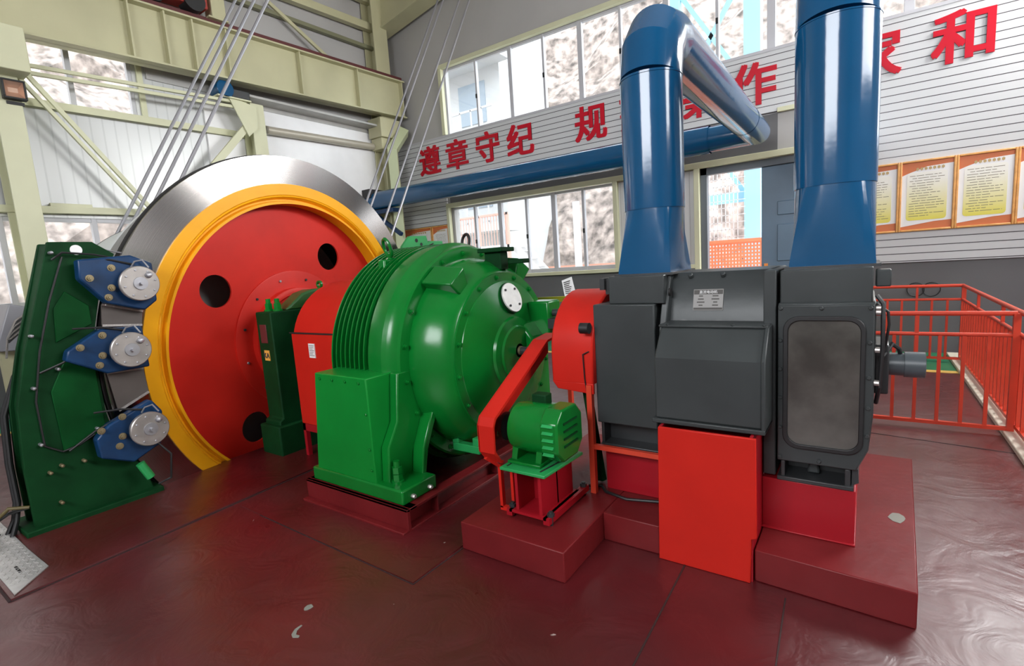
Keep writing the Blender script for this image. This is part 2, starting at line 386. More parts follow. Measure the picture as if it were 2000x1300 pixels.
# cream steel surrounds
def frame_bars(m, x0, x1, z0, z1, wdt, d0=0.10, d1=0.0):
    m.box(x0-wdt, x0, YB-d0, YB-d1, z0-wdt, z1+wdt); m.box(x1, x1+wdt, YB-d0, YB-d1, z0-wdt, z1+wdt)
    m.box(x0, x1, YB-d0, YB-d1, z1, z1+wdt); m.box(x0, x1, YB-d0, YB-d1, z0-wdt, z0)
cs = MB()
cs.box(-8.28, -0.62, YB-0.12, YB-0.013, 3.12, 3.22); cs.box(-8.28, -8.20, YB-0.12, YB-0.013, 1.40, 3.12)
cs.box(-4.02, -3.93, YB-0.12, YB-0.013, 1.40, 3.12); cs.box(-2.50, -2.41, YB-0.12, YB-0.013, 0, 3.12)
cs.box(-8.28, -2.5, YB-0.13, YB-0.013, 1.40, 1.47)
cs.box(-1.2, -0.62, YB-0.08, YB-0.013, 3.80, 3.87)
struct(cs.build('trim_12', CREAM, bevel=0.006))
cs = MB(); cs.box(-8.22, 2.55, YB-0.10, YB, 6.24, 6.33); cs.box(-8.22, -8.13, YB-0.10, YB, 4.79, 6.24)
struct(cs.build('trim_13', CREAM, bevel=0.006))

def window_y(name, xs, z0, z1, y, thick, handles=()):
    """row of panes between the mullions at xs; thick mullions listed"""
    r = sroot(name, (xs[0], y, z0))
    f = MB(); fw = 0.05
    f.box(xs[0], xs[-1], y, y+0.07, z0, z0+fw+0.03); f.box(xs[0], xs[-1], y, y+0.07, z1-fw, z1)
    for i, x in enumerate(xs):
        t = thick[i]; f.box(x-t/2, x+t/2, y-0.01, y+0.075, z0, z1)
    f.build('frame', PVC, r, bevel=0.004)
    for i in range(len(xs)-1):
        p = MB(); p.box(xs[i], xs[i+1], y+0.03, y+0.036, z0+fw, z1-fw); p.build('pane', GLASS, r, smooth=0)
    h = MB()
    for x in handles: h.box(x-0.02, x+0.02, y-0.03, y-0.012, (z0+z1)/2-0.07, (z0+z1)/2+0.02)
    if handles: h.build('latch', BLACK, r)
    return r
window_y('window_1', [-8.13, -7.22, -6.29, -5.47, -4.64, -3.81, -2.96, -2.11, -1.30, -0.45, 0.43, 1.3, 2.5], 4.72, 6.25, YB+0.03,
         [0.08, 0.045, 0.09, 0.05, 0.10, 0.05, 0.1, 0.05, 0.12, 0.05, 0.12, 0.05, 0.1], (-7.22, -5.47, -3.81, -2.11))
window_y('window_2', [-8.20, -7.52, -6.80, -6.09, -5.41, -4.72, -4.02], 1.47, 3.12, YB+0.02, [0.10, 0.055, 0.10, 0.055, 0.10, 0.055, 0.10], (-7.52, -6.09, -4.72))
window_y('added_window', [2.6, 3.25, 3.9, 4.55], 3.25, 6.25, YB+0.02, [0.10, 0.055, 0.055, 0.10])  # unseen window added to feed the key light and floor reflection
# door: slate frame and one closed leaf, the other half stands open to the yard
dr = sroot('door_1', (-1.6, YB, 0))
f = MB(); f.box(-2.41, -2.30, YB-0.02, YB+0.12, 0, 3.12); f.box(-0.78, -0.68, YB-0.02, YB+0.12, 0, 3.12); f.box(-2.41, -0.68, YB-0.02, YB+0.12, 3.0, 3.12)
f.build('frame', mat('slate_frame', (0.10, 0.12, 0.14), 0.4), dr, bevel=0.005)
f = MB(); f.box(-1.44, -0.79, YB+0.02, YB+0.07, 0.02, 3.0)
for z0, z1 in ((0.35, 1.35), (1.45, 2.05), (2.2, 2.42)):
    f.box(-1.20, -0.90, YB+0.0, YB+0.02, z0, z1); 
lf = f.build('leaf', DOORBLUE, dr, bevel=0.012)
g_ = MB(); g_.box(-1.39, -1.34, YB-0.04, YB+0.02, 1.30, 1.42); g_.build('handle', mat('orange_tag', (0.85, 0.3, 0.05), 0.4), lf)

# ---- wall with the crane girder
m = MB()
def wall_x(m, y0, y1, z0, z1): m.box(XA-T, XA, y0, y1, z0, z1)
W1 = (0.6, 3.80, 4.44, 5.44); W2 = (-1.2, 4.3, 1.56, 2.83)
wall_x(m, YF, YB, 0, W2[2]); wall_x(m, YF, W2[0], W2[2], W2[3]); wall_x(m, W2[1], YB, W2[2], W2[3])
wall_x(m, YF, YB, W2[3], W1[2]); wall_x(m, YF, W1[0], W1[2], W1[3]); wall_x(m, W1[1], YB, W1[2], W1[3]); wall_x(m, YF, YB, W1[3], 11)
struct(m.build('wall_left', CORR, smooth=0))
m = MB(); m.box(XA, XA+0.03, YF, 4.9, 0, 1.50)
struct(m.build('baseboard_left', WALLGREY, smooth=0))
m = MB(); m.box(XA, XA+0.04, 4.85, 9.0, 0, 5.02)
struct(m.build('trim_14', WHITEWALL, smooth=0))
m = MB(); m.box(XA, XA+0.42, 4.95, 9.5, 5.10, 5.14); m.box(XA, XA+0.06, 4.95, 9.0, 5.02, 5.10)
struct(m.build('trim_15', mat('dull_soffit', (0.42, 0.41, 0.39), 0.4, 0.2, vary=0.1)))
m = MB(); m.box(XA, XA+0.03, 4.0, YB, 5.14, 11)
struct(m.build('trim_16', UPGREY, smooth=0))
def window_x(name, ys, z0, z1, x):
    r = sroot(name, (x, ys[0], z0)); f = MB(); fw = 0.06
    f.box(x-0.07, x, ys[0], ys[-1], z0, z0+fw); f.box(x-0.07, x, ys[0], ys[-1], z1-fw, z1)
    for y in ys: f.box(x-0.075, x+0.01, y-0.035, y+0.035, z0, z1)
    f.build('frame', PVC, r, bevel=0.004)
    for i in range(len(ys)-1):
        p = MB(); p.box(x-0.04, x-0.034, ys[i], ys[i+1], z0+fw, z1-fw); p.build('pane', GLASS, r, smooth=0)
    return r
window_x('window_3', [0.6, 1.4, 2.2, 2.98, 3.78], W1[2], W1[3], XA-0.02)
window_x('window_4', [-1.2, -0.2, 0.85, 1.9, 2.97, 4.25], W2[2], W2[3], XA-0.02)

# ---- the walls out of view (with the openings that let daylight in) and the roof
m = MB()
m.box(XR, XR+T, YF, YB, 0, 3.8); m.box(XR, XR+T, YF, YB, 6.6, 11); m.box(XR, XR+T, YF, 1.1, 3.8, 6.6); m.box(XR, XR+T, 4.9, YB, 3.8, 6.6)  # side opening kept for the added fill lamp
struct(m.build('wall_right', UPGREY, smooth=0))
m = MB()
m.box(XA, XR, YF-T, YF, 0, 3.5); m.box(XA, XR, YF-T, YF, 5.9, 11); m.box(XA, -3.9, YF-T, YF, 3.5, 5.9); m.box(0.7, XR, YF-T, YF, 3.5, 5.9)
struct(m.build('wall_front', UPGREY, smooth=0))
def roofz(x): return 8.15+0.17*(x-XA)
m = MB()
m.add([(XA-0.3, YF-0.3, roofz(XA-0.3)), (XR+0.3, YF-0.3, roofz(XR+0.3)), (XR+0.3, YB+0.3, roofz(XR+0.3)), (XA-0.3, YB+0.3, roofz(XA-0.3)),
       (XA-0.3, YF-0.3, roofz(XA-0.3)+0.15), (XR+0.3, YF-0.3, roofz(XR+0.3)+0.15), (XR+0.3, YB+0.3, roofz(XR+0.3)+0.15), (XA-0.3, YB+0.3, roofz(XA-0.3)+0.15)],
      [(0,3,2,1),(4,5,6,7),(0,1,5,4),(1,2,6,5),(2,3,7,6),(3,0,4,7)])
struct(m.build('ceiling', UPGREY, smooth=0))

# ================================================================== STEELWORK
def i_column(name, x0, x1, y0, y1, z0, z1, label, cat='column', mt=CREAM):
    """H section: flanges facing the hall and the wall, web between"""
    t = thing(name, ((x0+x1)/2, (y0+y1)/2, z0), label, cat, 'cream steel columns')
    ym = (y0+y1)/2
    m = MB(); m.box(x1-0.03, x1, y0, y1, z0, z1); m.build('flange', mt, t, bevel=0.004)
    m = MB(); m.box(x0, x0+0.03, y0, y1, z0, z1); m.build('flange', mt, t, bevel=0.004)
    m = MB(); m.box(x0+0.03, x1-0.03, ym-0.02, ym+0.02, z0, z1); m.build('web', mt, t)
    return t
c = i_column('steel_column', XA+0.06, -9.42, 1.98, 2.26, 0, 8.3, 'thick cream steel column beside the small floodlight')
m = MB(); m.box(XA+0.1, -9.12, 1.92, 2.34, 4.62, 5.18); m.build('corbel', CREAM, c, bevel=0.01)
c = i_column('steel_column', XA+0.06, -9.5, 5.52, 5.78, 0, 5.0, 'slim cream steel column rising behind the wheel rim')
m = MB(); m.add([(-9.465, 5.10, 5.02), (-9.465, 5.60, 4.92), (-9.465, 5.60, 4.55), (-9.465, 5.40, 4.36), (-9.445, 5.10, 5.02), (-9.445, 5.60, 4.92), (-9.445, 5.60, 4.55), (-9.445, 5.40, 4.36)],
               [(0,1,2,3),(7,6,5,4),(0,4,5,1),(1,5,6,2),(2,6,7,3),(3,7,4,0)]); m.build('gusset', CREAM, c)
c = i_column('steel_column', XA+0.06, -9.48, 8.72, 9.14, 0, 8.3, 'cream steel column in the corner where the two walls meet', mt=BEIGE)
m = MB(); m.box(XA+0.1, -9.36, 8.56, 9.2, 4.86, 5.30); m.box(XA+0.1, -9.44, 8.62, 9.16, 4.6, 4.86); m.build('corbel', BEIGE, c, bevel=0.01)

# crane girder: plate girder with stiffeners, dark rail on top
def gz(y, b): return (6.116+(y-4.84)*0.026) if b else (5.235+(y-4.72)*0.031)
cg = thing('crane_girder', (-9.4, 4.0, 5.2), 'deep beige crane girder with upright stiffeners high along the wall', 'girder')
y0, y1 = -2.0, 9.36
def sloped(m, x0, x1, zb0, zb1, zt0, zt1):
    m.add([(x0,y0,zb0),(x1,y0,zb0),(x1,y1,zb1),(x0,y1,zb1),(x0,y0,zt0),(x1,y0,zt0),(x1,y1,zt1),(x0,y1,zt1)],
          [(0,3,2,1),(4,5,6,7),(0,1,5,4),(1,2,6,5),(2,3,7,6),(3,0,4,7)])
m = MB(); sloped(m, -9.42, -9.40, gz(y0,0), gz(y1,0), gz(y0,1), gz(y1,1)); m.build('web', BEIGE, cg)
m = MB(); sloped(m, -9.56, -9.26, gz(y0,1)-0.03, gz(y1,1)-0.03, gz(y0,1), gz(y1,1)); m.build('top_flange', BEIGE, cg, bevel=0.003)
m = MB(); sloped(m, -9.56, -9.26, gz(y0,0), gz(y1,0), gz(y0,0)+0.03, gz(y1,0)+0.03); m.build('bottom_flange', BEIGE, cg, bevel=0.003)
m = MB(); sloped(m, -9.47, -9.35, gz(y0,1), gz(y1,1), gz(y0,1)+0.10, gz(y1,1)+0.10); m.build('rail', RUST, cg)
for y in (2.0, 3.66, 4.16, 4.58, 5.13, 6.56, 7.98, 9.30):
    m = MB(); m.box(-9.40, -9.29, y-0.012, y+0.012, gz(y,0)+0.03, gz(y,1)-0.03); m.build('stiffener', BEIGE, cg)
# travelling crane end carriage standing on the girder
cc = thing('crane_carriage', (-9.4, 4.4, gz(4.4,1)+0.1), 'red crane end carriage with a dark wheel on the girder rail', 'crane')
zr = gz(4.4,1)+0.10
m = MB(); m.box(-9.55, -9.25, 3.9, 4.86, zr+0.10, zr+0.75); m.build('carriage_box', mat('crane_red', (0.42, 0.05, 0.04), 0.45), cc, bevel=0.02)
m = MB(); m.cyl((-9.47, 4.64, zr+0.17), (-9.22, 4.64, zr+0.17), 0.17, 24); m.build('wheel', BLACK, cc)
m = MB(); m.cyl((-9.47, 4.08, zr+0.17), (-9.33, 4.08, zr+0.17), 0.17, 24); m.build('wheel', BLACK, cc)
m = MB(); m.box(-9.52, -9.28, 4.93, 5.17, zr+0.02, zr+0.9); m.box(-9.54, -9.26, 4.86, 5.2, zr, zr+0.03); m.build('buffer_post', BEIGE, cc, bevel=0.01)

# girts and braces on the crane wall
def steel_bar(name, p0, p1, a, b, label, mt=CREAM, grp='cream wall girts', up=(0, 0, 1), cat='steel bar', lip=True):
    m = MB(); m.bar(p0, p1, a, b, up)
    if lip:
        d = (Vector(p1)-Vector(p0)).normalized(); r = d.cross(Vector(up)).normalized(); u = r.cross(d)
        for s_ in (-1, 1):
            o = u*(b/2-0.006)*s_ + r*(-0.03 if r.x < 0 else 0.03)*-1
            m.bar(Vector(p0)+o, Vector(p1)+o, a+0.05, 0.012, up)
    return tag(m.build(name, mt, bevel=0.003), label, cat, grp)
steel_bar('wall_girt', (-9.82, 0.0, 4.40), (-9.82, 5.5, 4.47), 0.06, 0.11, 'cream steel girt under the high window')
steel_bar('wall_girt', (-9.82, -0.5, 2.90), (-9.82, 4.6, 2.955), 0.06, 0.10, 'cream steel girt over the low window behind the wheel')
steel_bar('wall_girt', (-9.50, 2.3, 4.83), (-9.50, 5.45, 4.96), 0.05, 0.05, 'upper twin of the cream angles crossing the high window', lip=False)
steel_bar('wall_girt', (-9.50, 2.3, 4.73), (-9.50, 5.45, 4.87), 0.05, 0.05, 'lower twin of the cream angles crossing the high window', lip=False)
steel_bar('wall_brace', (-9.50, 2.36, 4.74), (-9.50, 3.70, 2.86), 0.05, 0.06, 'upper cream angle sloping down from the floodlight column', grp='cream diagonal braces', lip=False)
steel_bar('wall_brace', (-9.50, 2.28, 4.66), (-9.50, 3.58, 2.86), 0.05, 0.05, 'lower cream angle sloping down from the floodlight column', grp='cream diagonal braces', lip=False)
steel_bar('wall_brace', (-9.51, 5.45, 4.6), (-9.51, 4.3, 3.3), 0.06, 0.12, 'cream brace sloping behind the near rope bundle', grp='cream diagonal braces', lip=False)
m = MB(); m.box(-9.9+0.0, -9.86, 3.86, 3.94, 4.42, 5.5); tag(m.build('window_post', CREAM), 'narrow cream post at the end of the high window', 'post')
m = MB(); m.box(-9.86, -9.80, 2.45, 2.95, 2.955, 3.03); tag(m.build('splice_plate', CREAM, bevel=0.004), 'short cream plate lying on the low window girt', 'plate')
# upper framing near the corner
steel_bar('eaves_beam', (-9.72, 3.5, 7.22), (-9.72, 8.95, 7.42), 0.14, 0.16, 'cream eaves tube above the crane girder', BEIGE, 'upper wall beams', lip=False)
steel_bar('eaves_beam', (-9.78, 3.5, 6.88), (-9.78, 8.95, 6.98), 0.10, 0.08, 'thin dark angle under the eaves tube', mat('dark_olive_paint', (0.20, 0.20, 0.12), 0.5), 'upper wall beams', lip=False)  # one even dark olive colour on the angle
steel_bar('eaves_beam', (-9.72, 3.5, 7.86), (-9.72, 8.95, 8.02), 0.14, 0.16, 'highest beige beam under the roof edge', BEIGE, 'upper wall beams', lip=False)
steel_bar('knee_brace', (-9.72, 6.3, 7.08), (-9.62, 7.55, 6.32), 0.05, 0.07, 'beige knee brace dropping onto the crane girder', BEIGE, 'upper wall beams', lip=False)
# roof rafter along the slogan wall
rf = thing('roof_rafter', (-5, 9.2, 7.5), 'deep beige roof rafter sloping up over the slogan wall', 'rafter')
def rz(x): return 7.42+0.17*(x+9.45)
m = MB(); m.add([(x, y, rz(x)+dz) for x in (-9.9, 5.2) for y, dz in ((9.02, 0), (9.34, 0), (9.34, 0.7), (9.02, 0.7))],
                [(0,1,2,3),(7,6,5,4),(0,4,5,1),(1,5,6,2),(2,6,7,3),(3,7,4,0)]); m.build('web', BEIGE, rf)
m = MB(); m.add([(x, y, rz(x)+dz) for x in (-9.9, 5.2) for y, dz in ((8.96, -0.03), (9.4, -0.03), (9.4, 0), (8.96, 0))],
                [(0,1,2,3),(7,6,5,4),(0,4,5,1),(1,5,6,2),(2,6,7,3),(3,7,4,0)]); m.build('bottom_flange', BEIGE, rf)
# pale handrail tube on the white panel, downpipe, floodlight
t = thing('steel_tube', (-9.78, 7.4, 4.6), 'horizontal grey-beige steel tube in front of the white panel', 'tube')
m = MB(); m.cyl((-9.76, 5.95, 4.63), (-9.76, 8.69, 4.695), 0.078, 20); m.build('tube', mat('taupe_tube', (0.50, 0.46, 0.38), 0.35, 0.2), t)
m = MB(); m.cyl((-9.78, 5.93, 4.63), (-9.78, 6.0, 4.632), 0.085, 20); m.build('end_cap', mat('taupe_cap', (0.33, 0.31, 0.27), 0.4), t)
m = MB(); m.tube([(-9.30, 8.79, 0.02), (-9.30, 8.79, 4.55), (-9.30, 9.24, 5.06)], 0.155, 4)
tag(m.build('downpipe', mat('pale_olive_pipe', (0.50, 0.55, 0.34), 0.45), smooth=0, bevel=0.006), 'square pale downpipe with a bent top in the corner', 'pipe')
fl = thing('floodlight', (-9.36, 2.18, 4.3), 'small black framed floodlight on the cream column', 'floodlight')
m = MB()
m.box(-9.40, -9.30, 2.06, 2.30, 4.30, 4.325); m.box(-9.40, -9.30, 2.06, 2.30, 4.525, 4.55); m.box(-9.40, -9.30, 2.06, 2.085, 4.325, 4.525); m.box(-9.40, -9.30, 2.275, 2.30, 4.325, 4.525); m.box(-9.40, -9.385, 2.085, 2.275, 4.325, 4.525)
m.build('housing', BLACK, fl, bevel=0.006)
m = MB(); m.add([(-9.31, 2.085, 4.325), (-9.31, 2.275, 4.325), (-9.31, 2.275, 4.525), (-9.31, 2.085, 4.525), (-9.38, 2.13, 4.40), (-9.38, 2.23, 4.40), (-9.38, 2.23, 4.46), (-9.38, 2.13, 4.46)],
                [(0,4,5,1),(1,5,6,2),(2,6,7,3),(3,7,4,0),(4,7,6,5)]); m.build('reflector', mat('amber_reflector', (0.62, 0.42, 0.32), 0.25, 0.6), fl, smooth=0)
m = MB(); m.bar((-9.42, 2.1, 4.27), (-9.42, 2.28, 4.27), 0.03, 0.04); m.build('bracket', BLACK, fl)
# blue blower housing on the high bracket behind the ropes
bl = thing('blue_blower', (-9.55, 5.0, 4.99), 'small blue blower housing under the girder behind the ropes', 'blower')
m = MB(); m.cyl((-9.7, 5.05, 5.12), (-9.40, 5.05, 5.12), 0.15, 24); m.build('housing', BLUE, bl, bevel=0.01)
m = MB(); m.box(-9.72, -9.42, 5.10, 5.5, 5.0, 5.16); m.build('motor', DGREY, bl, bevel=0.02)
m = MB(); m.box(-9.7, -9.4, 4.9, 5.5, 4.975, 5.0); m.build('shelf', CREAM, bl)

# ================================================================== SLOGAN AND NOTICE BOARDS
for body, cx, nm in (('遵', -8.72, 'first'), ('章', -7.86, 'second'), ('守', -6.96, 'third'), ('纪', -6.09, 'fourth'),
                     ('规', -4.44, ''), ('范', -3.50, ''), ('操', -2.50, ''), ('作', -1.55, ''), ('家', 0.03, ''), ('和', 1.00, '')):
    o, sz = text_mesh('sign_character', body, 0.70, SIGNRED, (cx, YB-0.062, 4.305), (1, 0, 0), (0, 0, 1), depth=0.010, bold=0.017)
    desc = {'遵': 'red character nearest the corner column, crossed by ropes', '章': 'red slogan character beside the rope bundle, like a standing lantern', '守': 'red slogan character with a roof-shaped top, third from the corner',
            '纪': 'red slogan character ending the first four-character phrase', '规': 'red slogan character standing alone after the wide gap', '范': 'red slogan character mostly hidden by the elbowed blue duct',
            '操': 'red slogan character half hidden under the sloping blue duct', '作': 'red slogan character between the two upright blue ducts', '家': 'red slogan character cut off by the unbent blue duct',
            '和': 'largest looking red slogan character, above the framed notices'}[body]
    tag(o, desc, 'sign character', 'red slogan characters on the white planks')

def notice(x0, x1, z0, z1, label, faded=False, seed=1):
    rnd = random.Random(seed); y = YB-0.052
    t = thing('notice_board', ((x0+x1)/2, y, z0), label, 'notice board', 'framed notices on the slogan wall')
    fr = 0.028
    m = MB(); m.box(x0, x0+fr, y-0.035, y, z0, z1); m.box(x1-fr, x1, y-0.035, y, z0, z1); m.box(x0+fr, x1-fr, y-0.035, y, z0, z0+fr); m.box(x0+fr, x1-fr, y-0.035, y, z1-fr, z1)
    m.build('frame', WOOD, t, bevel=0.008)
    m = MB(); m.box(x0+fr, x1-fr, y-0.012, y, z0+fr, z1-fr); m.build('backing', ORANGE, t, smooth=0)
    W = x1-x0; a, b = x0+fr, x1-fr
    m = MB(); m.prism([(a, z0+0.07), (a+0.6*W, z0+0.125), (b, z0+0.135), (b, z1-0.085), (a+0.45*W, z1-0.10), (a+0.12*W, z1-0.17), (a, z1-0.20)], 'y', y-0.015, y-0.0121)
    m.build('sheet', PAPER, t, smooth=0)
    px0, px1, pz0, pz1 = x0+0.14*W, x1-0.14*W, z0+0.155, z1-0.17
    m = MB(); rr = 0.04; P = []
    for cx, cz, s0 in ((px1-rr, pz1-rr, 0), (px0+rr, pz1-rr, 90), (px0+rr, pz0+rr, 180), (px1-rr, pz0+rr, 270)):
        P += [(cx+rr*math.cos(math.radians(s0+k*30)), cz+rr*math.sin(math.radians(s0+k*30))) for k in range(4)]
    m.prism(P, 'y', y-0.017, y-0.0151); m.build('text_panel', PAPER if faded else YPRINT, t, smooth=0)
    m = MB(); n = 17
    for k in range(n):
        z = pz1-0.045-k*(pz1-pz0-0.07)/n; ind = 0.03 if rnd.random() < 0.6 else 0.06; e = px1-0.03-(rnd.random()**3)*0.30*W
        x = px0+ind
        while x < e:
            l = min(0.03+0.09*rnd.random(), e-x); m.box(x, x+l, y-0.0182, y-0.0171, z-0.0035, z+0.0035); x += l+0.012
    m.build('lettering', mat('soft_print', (0.20, 0.18, 0.12), 0.6), t, smooth=0)
    m = MB(); n = 7
    for k in range(n):
        x = x0+0.30*W+k*0.075*W; m.box(x, x+0.05*W, y-0.0182, y-0.0151, z1-0.140, z1-0.11); m.box(x+0.02*W, x+0.03*W, y-0.0183, y-0.0151, z1-0.15, z1-0.10)
    m.build('heading', mat('tan_print', (0.50, 0.36, 0.16), 0.6), t, smooth=0)
    return t
notice(-0.25, 0.385, 1.775, 2.765, 'orange framed notice half hidden behind the unbent blue duct', seed=2)
notice(0.385, 1.005, 1.775, 2.765, 'orange framed notice right beside the unbent blue duct, thin print', seed=3)
notice(1.005, 1.610, 1.775, 2.765, 'orange framed notice with the boldest lines under the last character', seed=4)
notice(1.610, 2.22, 1.775, 2.765, 'orange framed notice cut off by the edge of the picture', seed=5)
notice(-9.83, -8.86, 1.75, 2.74, 'pale framed notice behind the ropes, next to the corner', True, 6)
notice(-8.84, -8.30, 1.75, 2.74, 'narrow orange topped notice against the window surround', True, 7)
# cable loops hung on the grey wall behind the railing
m = MB()
for cx in (0.62, 0.80):
    m.tube([(cx+0.10*math.cos(a*PI/12), YB-0.03, 0.93+0.10*math.sin(a*PI/12)) for a in range(25)], 0.006, 6)
tag(m.build('cable_loop', BLACK), 'thin black cable loops hung on the grey wall', 'cable')

# ================================================================== OUTSIDE
rnd = random.Random(3)
def hill(name, x0, x1, ya, yb, h, nx, ny, swap=False, seed=0, base=0.0):
    r_ = random.Random(seed); m = MB(); vs = []; fs = []
    for j in range(ny+1):
        for i in range(nx+1):
            x = x0+(x1-x0)*i/nx; t = j/ny; y = ya+(yb-ya)*t+r_.uniform(-.5, .5)
            hh = h*(1-0.85*min(1, max(0, (x-3)/6))) if not swap else h  # slope cut down out of view so bright sky reflects in the floor
            z = base-0.4+hh*t**0.9+r_.uniform(-.35, .35)
            vs.append((y, x, z) if swap else (x, y, z))
    for j in range(ny):
        for i in range(nx):
            a = j*(nx+1)+i; fs.append((a, a+1, a+nx+2, a+nx+1))
    m.add(vs, fs); o = m.build(name, HILL, smooth=0); return struct(o)
HILL = mat('stony_hillside', (0.29, 0.24, 0.215), 0.9, vary=0.75, scale=2.6, bump=1.0, bscale=4)
SNOWY = mat('pale_scree', (0.62, 0.58, 0.56), 0.9, vary=0.3, scale=1.2)
hill('hill_1', -45, 25, 19, 34, 26, 60, 26, seed=1)
hill('hill_2', -30, 40, -17, -34, 22, 50, 24, swap=True, seed=2)
m = MB(); m.box(-60, 40, YB+0.4, 60, -0.35, -0.25); m.box(-60, XA-0.4, -40, YB+0.4, -0.35, -0.25); m.box(XA-0.4, 40, -40, YF-0.5, -0.35, -0.25); m.box(XR+0.5, 40, YF-0.5, YB+0.4, -0.35, -0.25)
struct(m.build('ground_outside', mat('pale_concrete_yard', (0.55, 0.53, 0.5), 0.85, vary=0.1), smooth=0))
# white building with balconies
bd = thing('white_building', (-12.8, 18, -0.25), 'white building with balconies seen through the windows', 'building')
m = MB(); m.box(-17, -11.9, 16.5, 21, -0.25, 14.5); m.build('wall', BUILDW, bd)
m = MB(); m.box(-11.9, -11.4, 16.5, 17.2, 2.4, 14.5); m.build('stair_tower', BUILDW, bd)
for z in (3.2, 6.3, 9.4):
    m = MB(); m.box(-17, -10.9, 15.2, 16.5, z-0.25, z); s_ = m.build('balcony', BUILDW, bd)
    m = MB(); m.box(-17, -10.9, 15.2, 15.25, z+0.95, z+1.02); m.box(-17, -10.9, 15.2, 15.25, z+0.08, z+0.13)
    for k in range(13): m.box(-16.9+k*0.5, -16.86+k*0.5, 15.2, 15.25, z, z+1.0)
    m.build('railing', mat('pale_grey_steel', (0.45, 0.46, 0.48), 0.5), s_)
for z in (0.8, 4.0, 7.2, 10.2):
    for x in (-15.6, -13.4):
        m = MB(); m.box(x, x+1.3, 16.46, 16.52, z, z+1.5); m.build('window', mat('bluish_panes', (0.30, 0.36, 0.42), 0.2), bd)
# steel stair with landing
st = thing('outdoor_stair', (-9.5, 14.5, -0.25), 'white steel stair with landing outside the low window', 'stair')
WSTEEL = mat('white_stair_steel', (0.72, 0.72, 0.73), 0.5)
m = MB(); m.box(-12.4, -9.7, 14.0, 15.0, 2.25, 2.35); m.build('landing', WSTEEL, st)
m = MB()
for x in (-12.3, -11.0, -9.8):
    m.box(x, x+0.09, 14.0, 14.09, -0.25, 3.4)
m.box(-12.4, -9.7, 14.0, 14.05, 3.32, 3.40)
for k in range(22): m.box(-12.35+k*0.12, -12.33+k*0.12, 14.0, 14.02, 2.35, 3.35)
m.build('guard_rail', mat('rosy_rail', (0.60, 0.36, 0.30), 0.5), st)
m = MB(); m.bar((-9.8, 14.4, 2.3), (-7.4, 14.4, -0.2), 0.1, 0.2); m.bar((-9.8, 15.0, 2.3), (-7.4, 15.0, -0.2), 0.1, 0.2); m.build('stringer', WSTEEL, st)
m = MB(); m.bar((-11.0, 14.1, 0.0), (-9.8, 14.1, 2.2), 0.06, 0.06); m.bar((-9.8, 14.1, 0.0), (-11.0, 14.1, 2.2), 0.06, 0.06); m.build('cross_brace', WSTEEL, st)
for k in range(9):
    m = MB(); m.box(-9.75+k*0.26, -9.5+k*0.26, 14.4, 15.0, 2.1-k*0.27, 2.13-k*0.27); m.build('tread', WSTEEL, st)
m = MB(); m.cyl((-7.95, 15.5, -0.25), (-7.95, 15.5, 3.6), 0.12, 12); tag(m.build('yard_post', WSTEEL), 'white post standing in the yard before the hillside', 'post')
m = MB()
for z in (0.35, 0.9, 1.45): m.box(-9.6, 2.5, 16.0, 16.04, z, z+0.06)
for k in range(44): m.box(-9.5+k*0.27, -9.47+k*0.27, 16.0, 16.03, -0.25, 1.45)
tag(m.build('yard_fence', mat('rosy_fence', (0.66, 0.33, 0.24), 0.5)), 'reddish bar fence along the yard behind the windows', 'fence')
m = MB(); m.box(-6.9, -6.3, 15.2, 15.5, -0.25, 1.25); tag(m.build('yard_cabinet', BUILDW, bevel=0.02), 'white cabinet standing in the yard by the fence', 'cabinet')
# blue headframe leg and safety screens beyond the door
tw = thing('headframe_tower', (-2.2, 13.2, -0.25), 'pale blue steel headframe tower beyond the open door', 'tower')
for x in (-2.16, -3.9):
    m = MB(); m.box(x-0.17, x+0.17, 13.0, 13.34, -0.25, 14); m.build('leg', SKYBLUE, tw)
for z in (2.9, 5.4, 7.9):
    m = MB(); m.box(-3.9, -2.16, 13.1, 13.25, z-0.12, z+0.12); m.build('cross_beam', SKYBLUE, tw)
for k in range(3):
    z = 2.9+k*2.5
    m = MB(); m.bar((-3.8, 13.17, z), (-2.3, 13.17, z+2.4), 0.08, 0.1); m.bar((-2.3, 13.17, z), (-3.8, 13.17, z+2.4), 0.08, 0.1); m.build('diagonal', SKYBLUE, tw)
m = MB(); m.bar((-3.6, 13.17, 2.2), (-2.2, 13.17, 0.4), 0.08, 0.1); m.build('diagonal', SKYBLUE, tw)
sn = thing('wire_screen', (-2.7, 12.4, -0.25), 'tall white wire safety screen beyond the door', 'screen')
m = MB()
for k in range(12): m.box(-3.3+k*0.085, -3.285+k*0.085, 12.4, 12.415, 1.6, 4.5)
for k in range(18): m.box(-3.3, -2.2, 12.4, 12.412, 1.65+k*0.16, 1.662+k*0.16)
m.build('mesh', WSTEEL, sn, smooth=0)
m = MB(); m.box(-3.34, -3.28, 12.38, 12.43, -0.25, 4.5); m.build('post', mat('straw_post', (0.75, 0.62, 0.4), 0.5), sn)
og = thing('orange_barrier', (-2.3, 12.0, -0.25), 'orange perforated barrier at the foot of the blue tower', 'barrier')
m = MB()
for k in range(26): m.box(-3.1+k*0.066, -3.066+k*0.066, 12.0, 12.02, 0.2, 1.85)
for k in range(22): m.box(-3.1, -1.4, 11.99, 12.0, 0.2+k*0.076, 0.24+k*0.076)
m.build('screen', ORMESH, og, smooth=0)
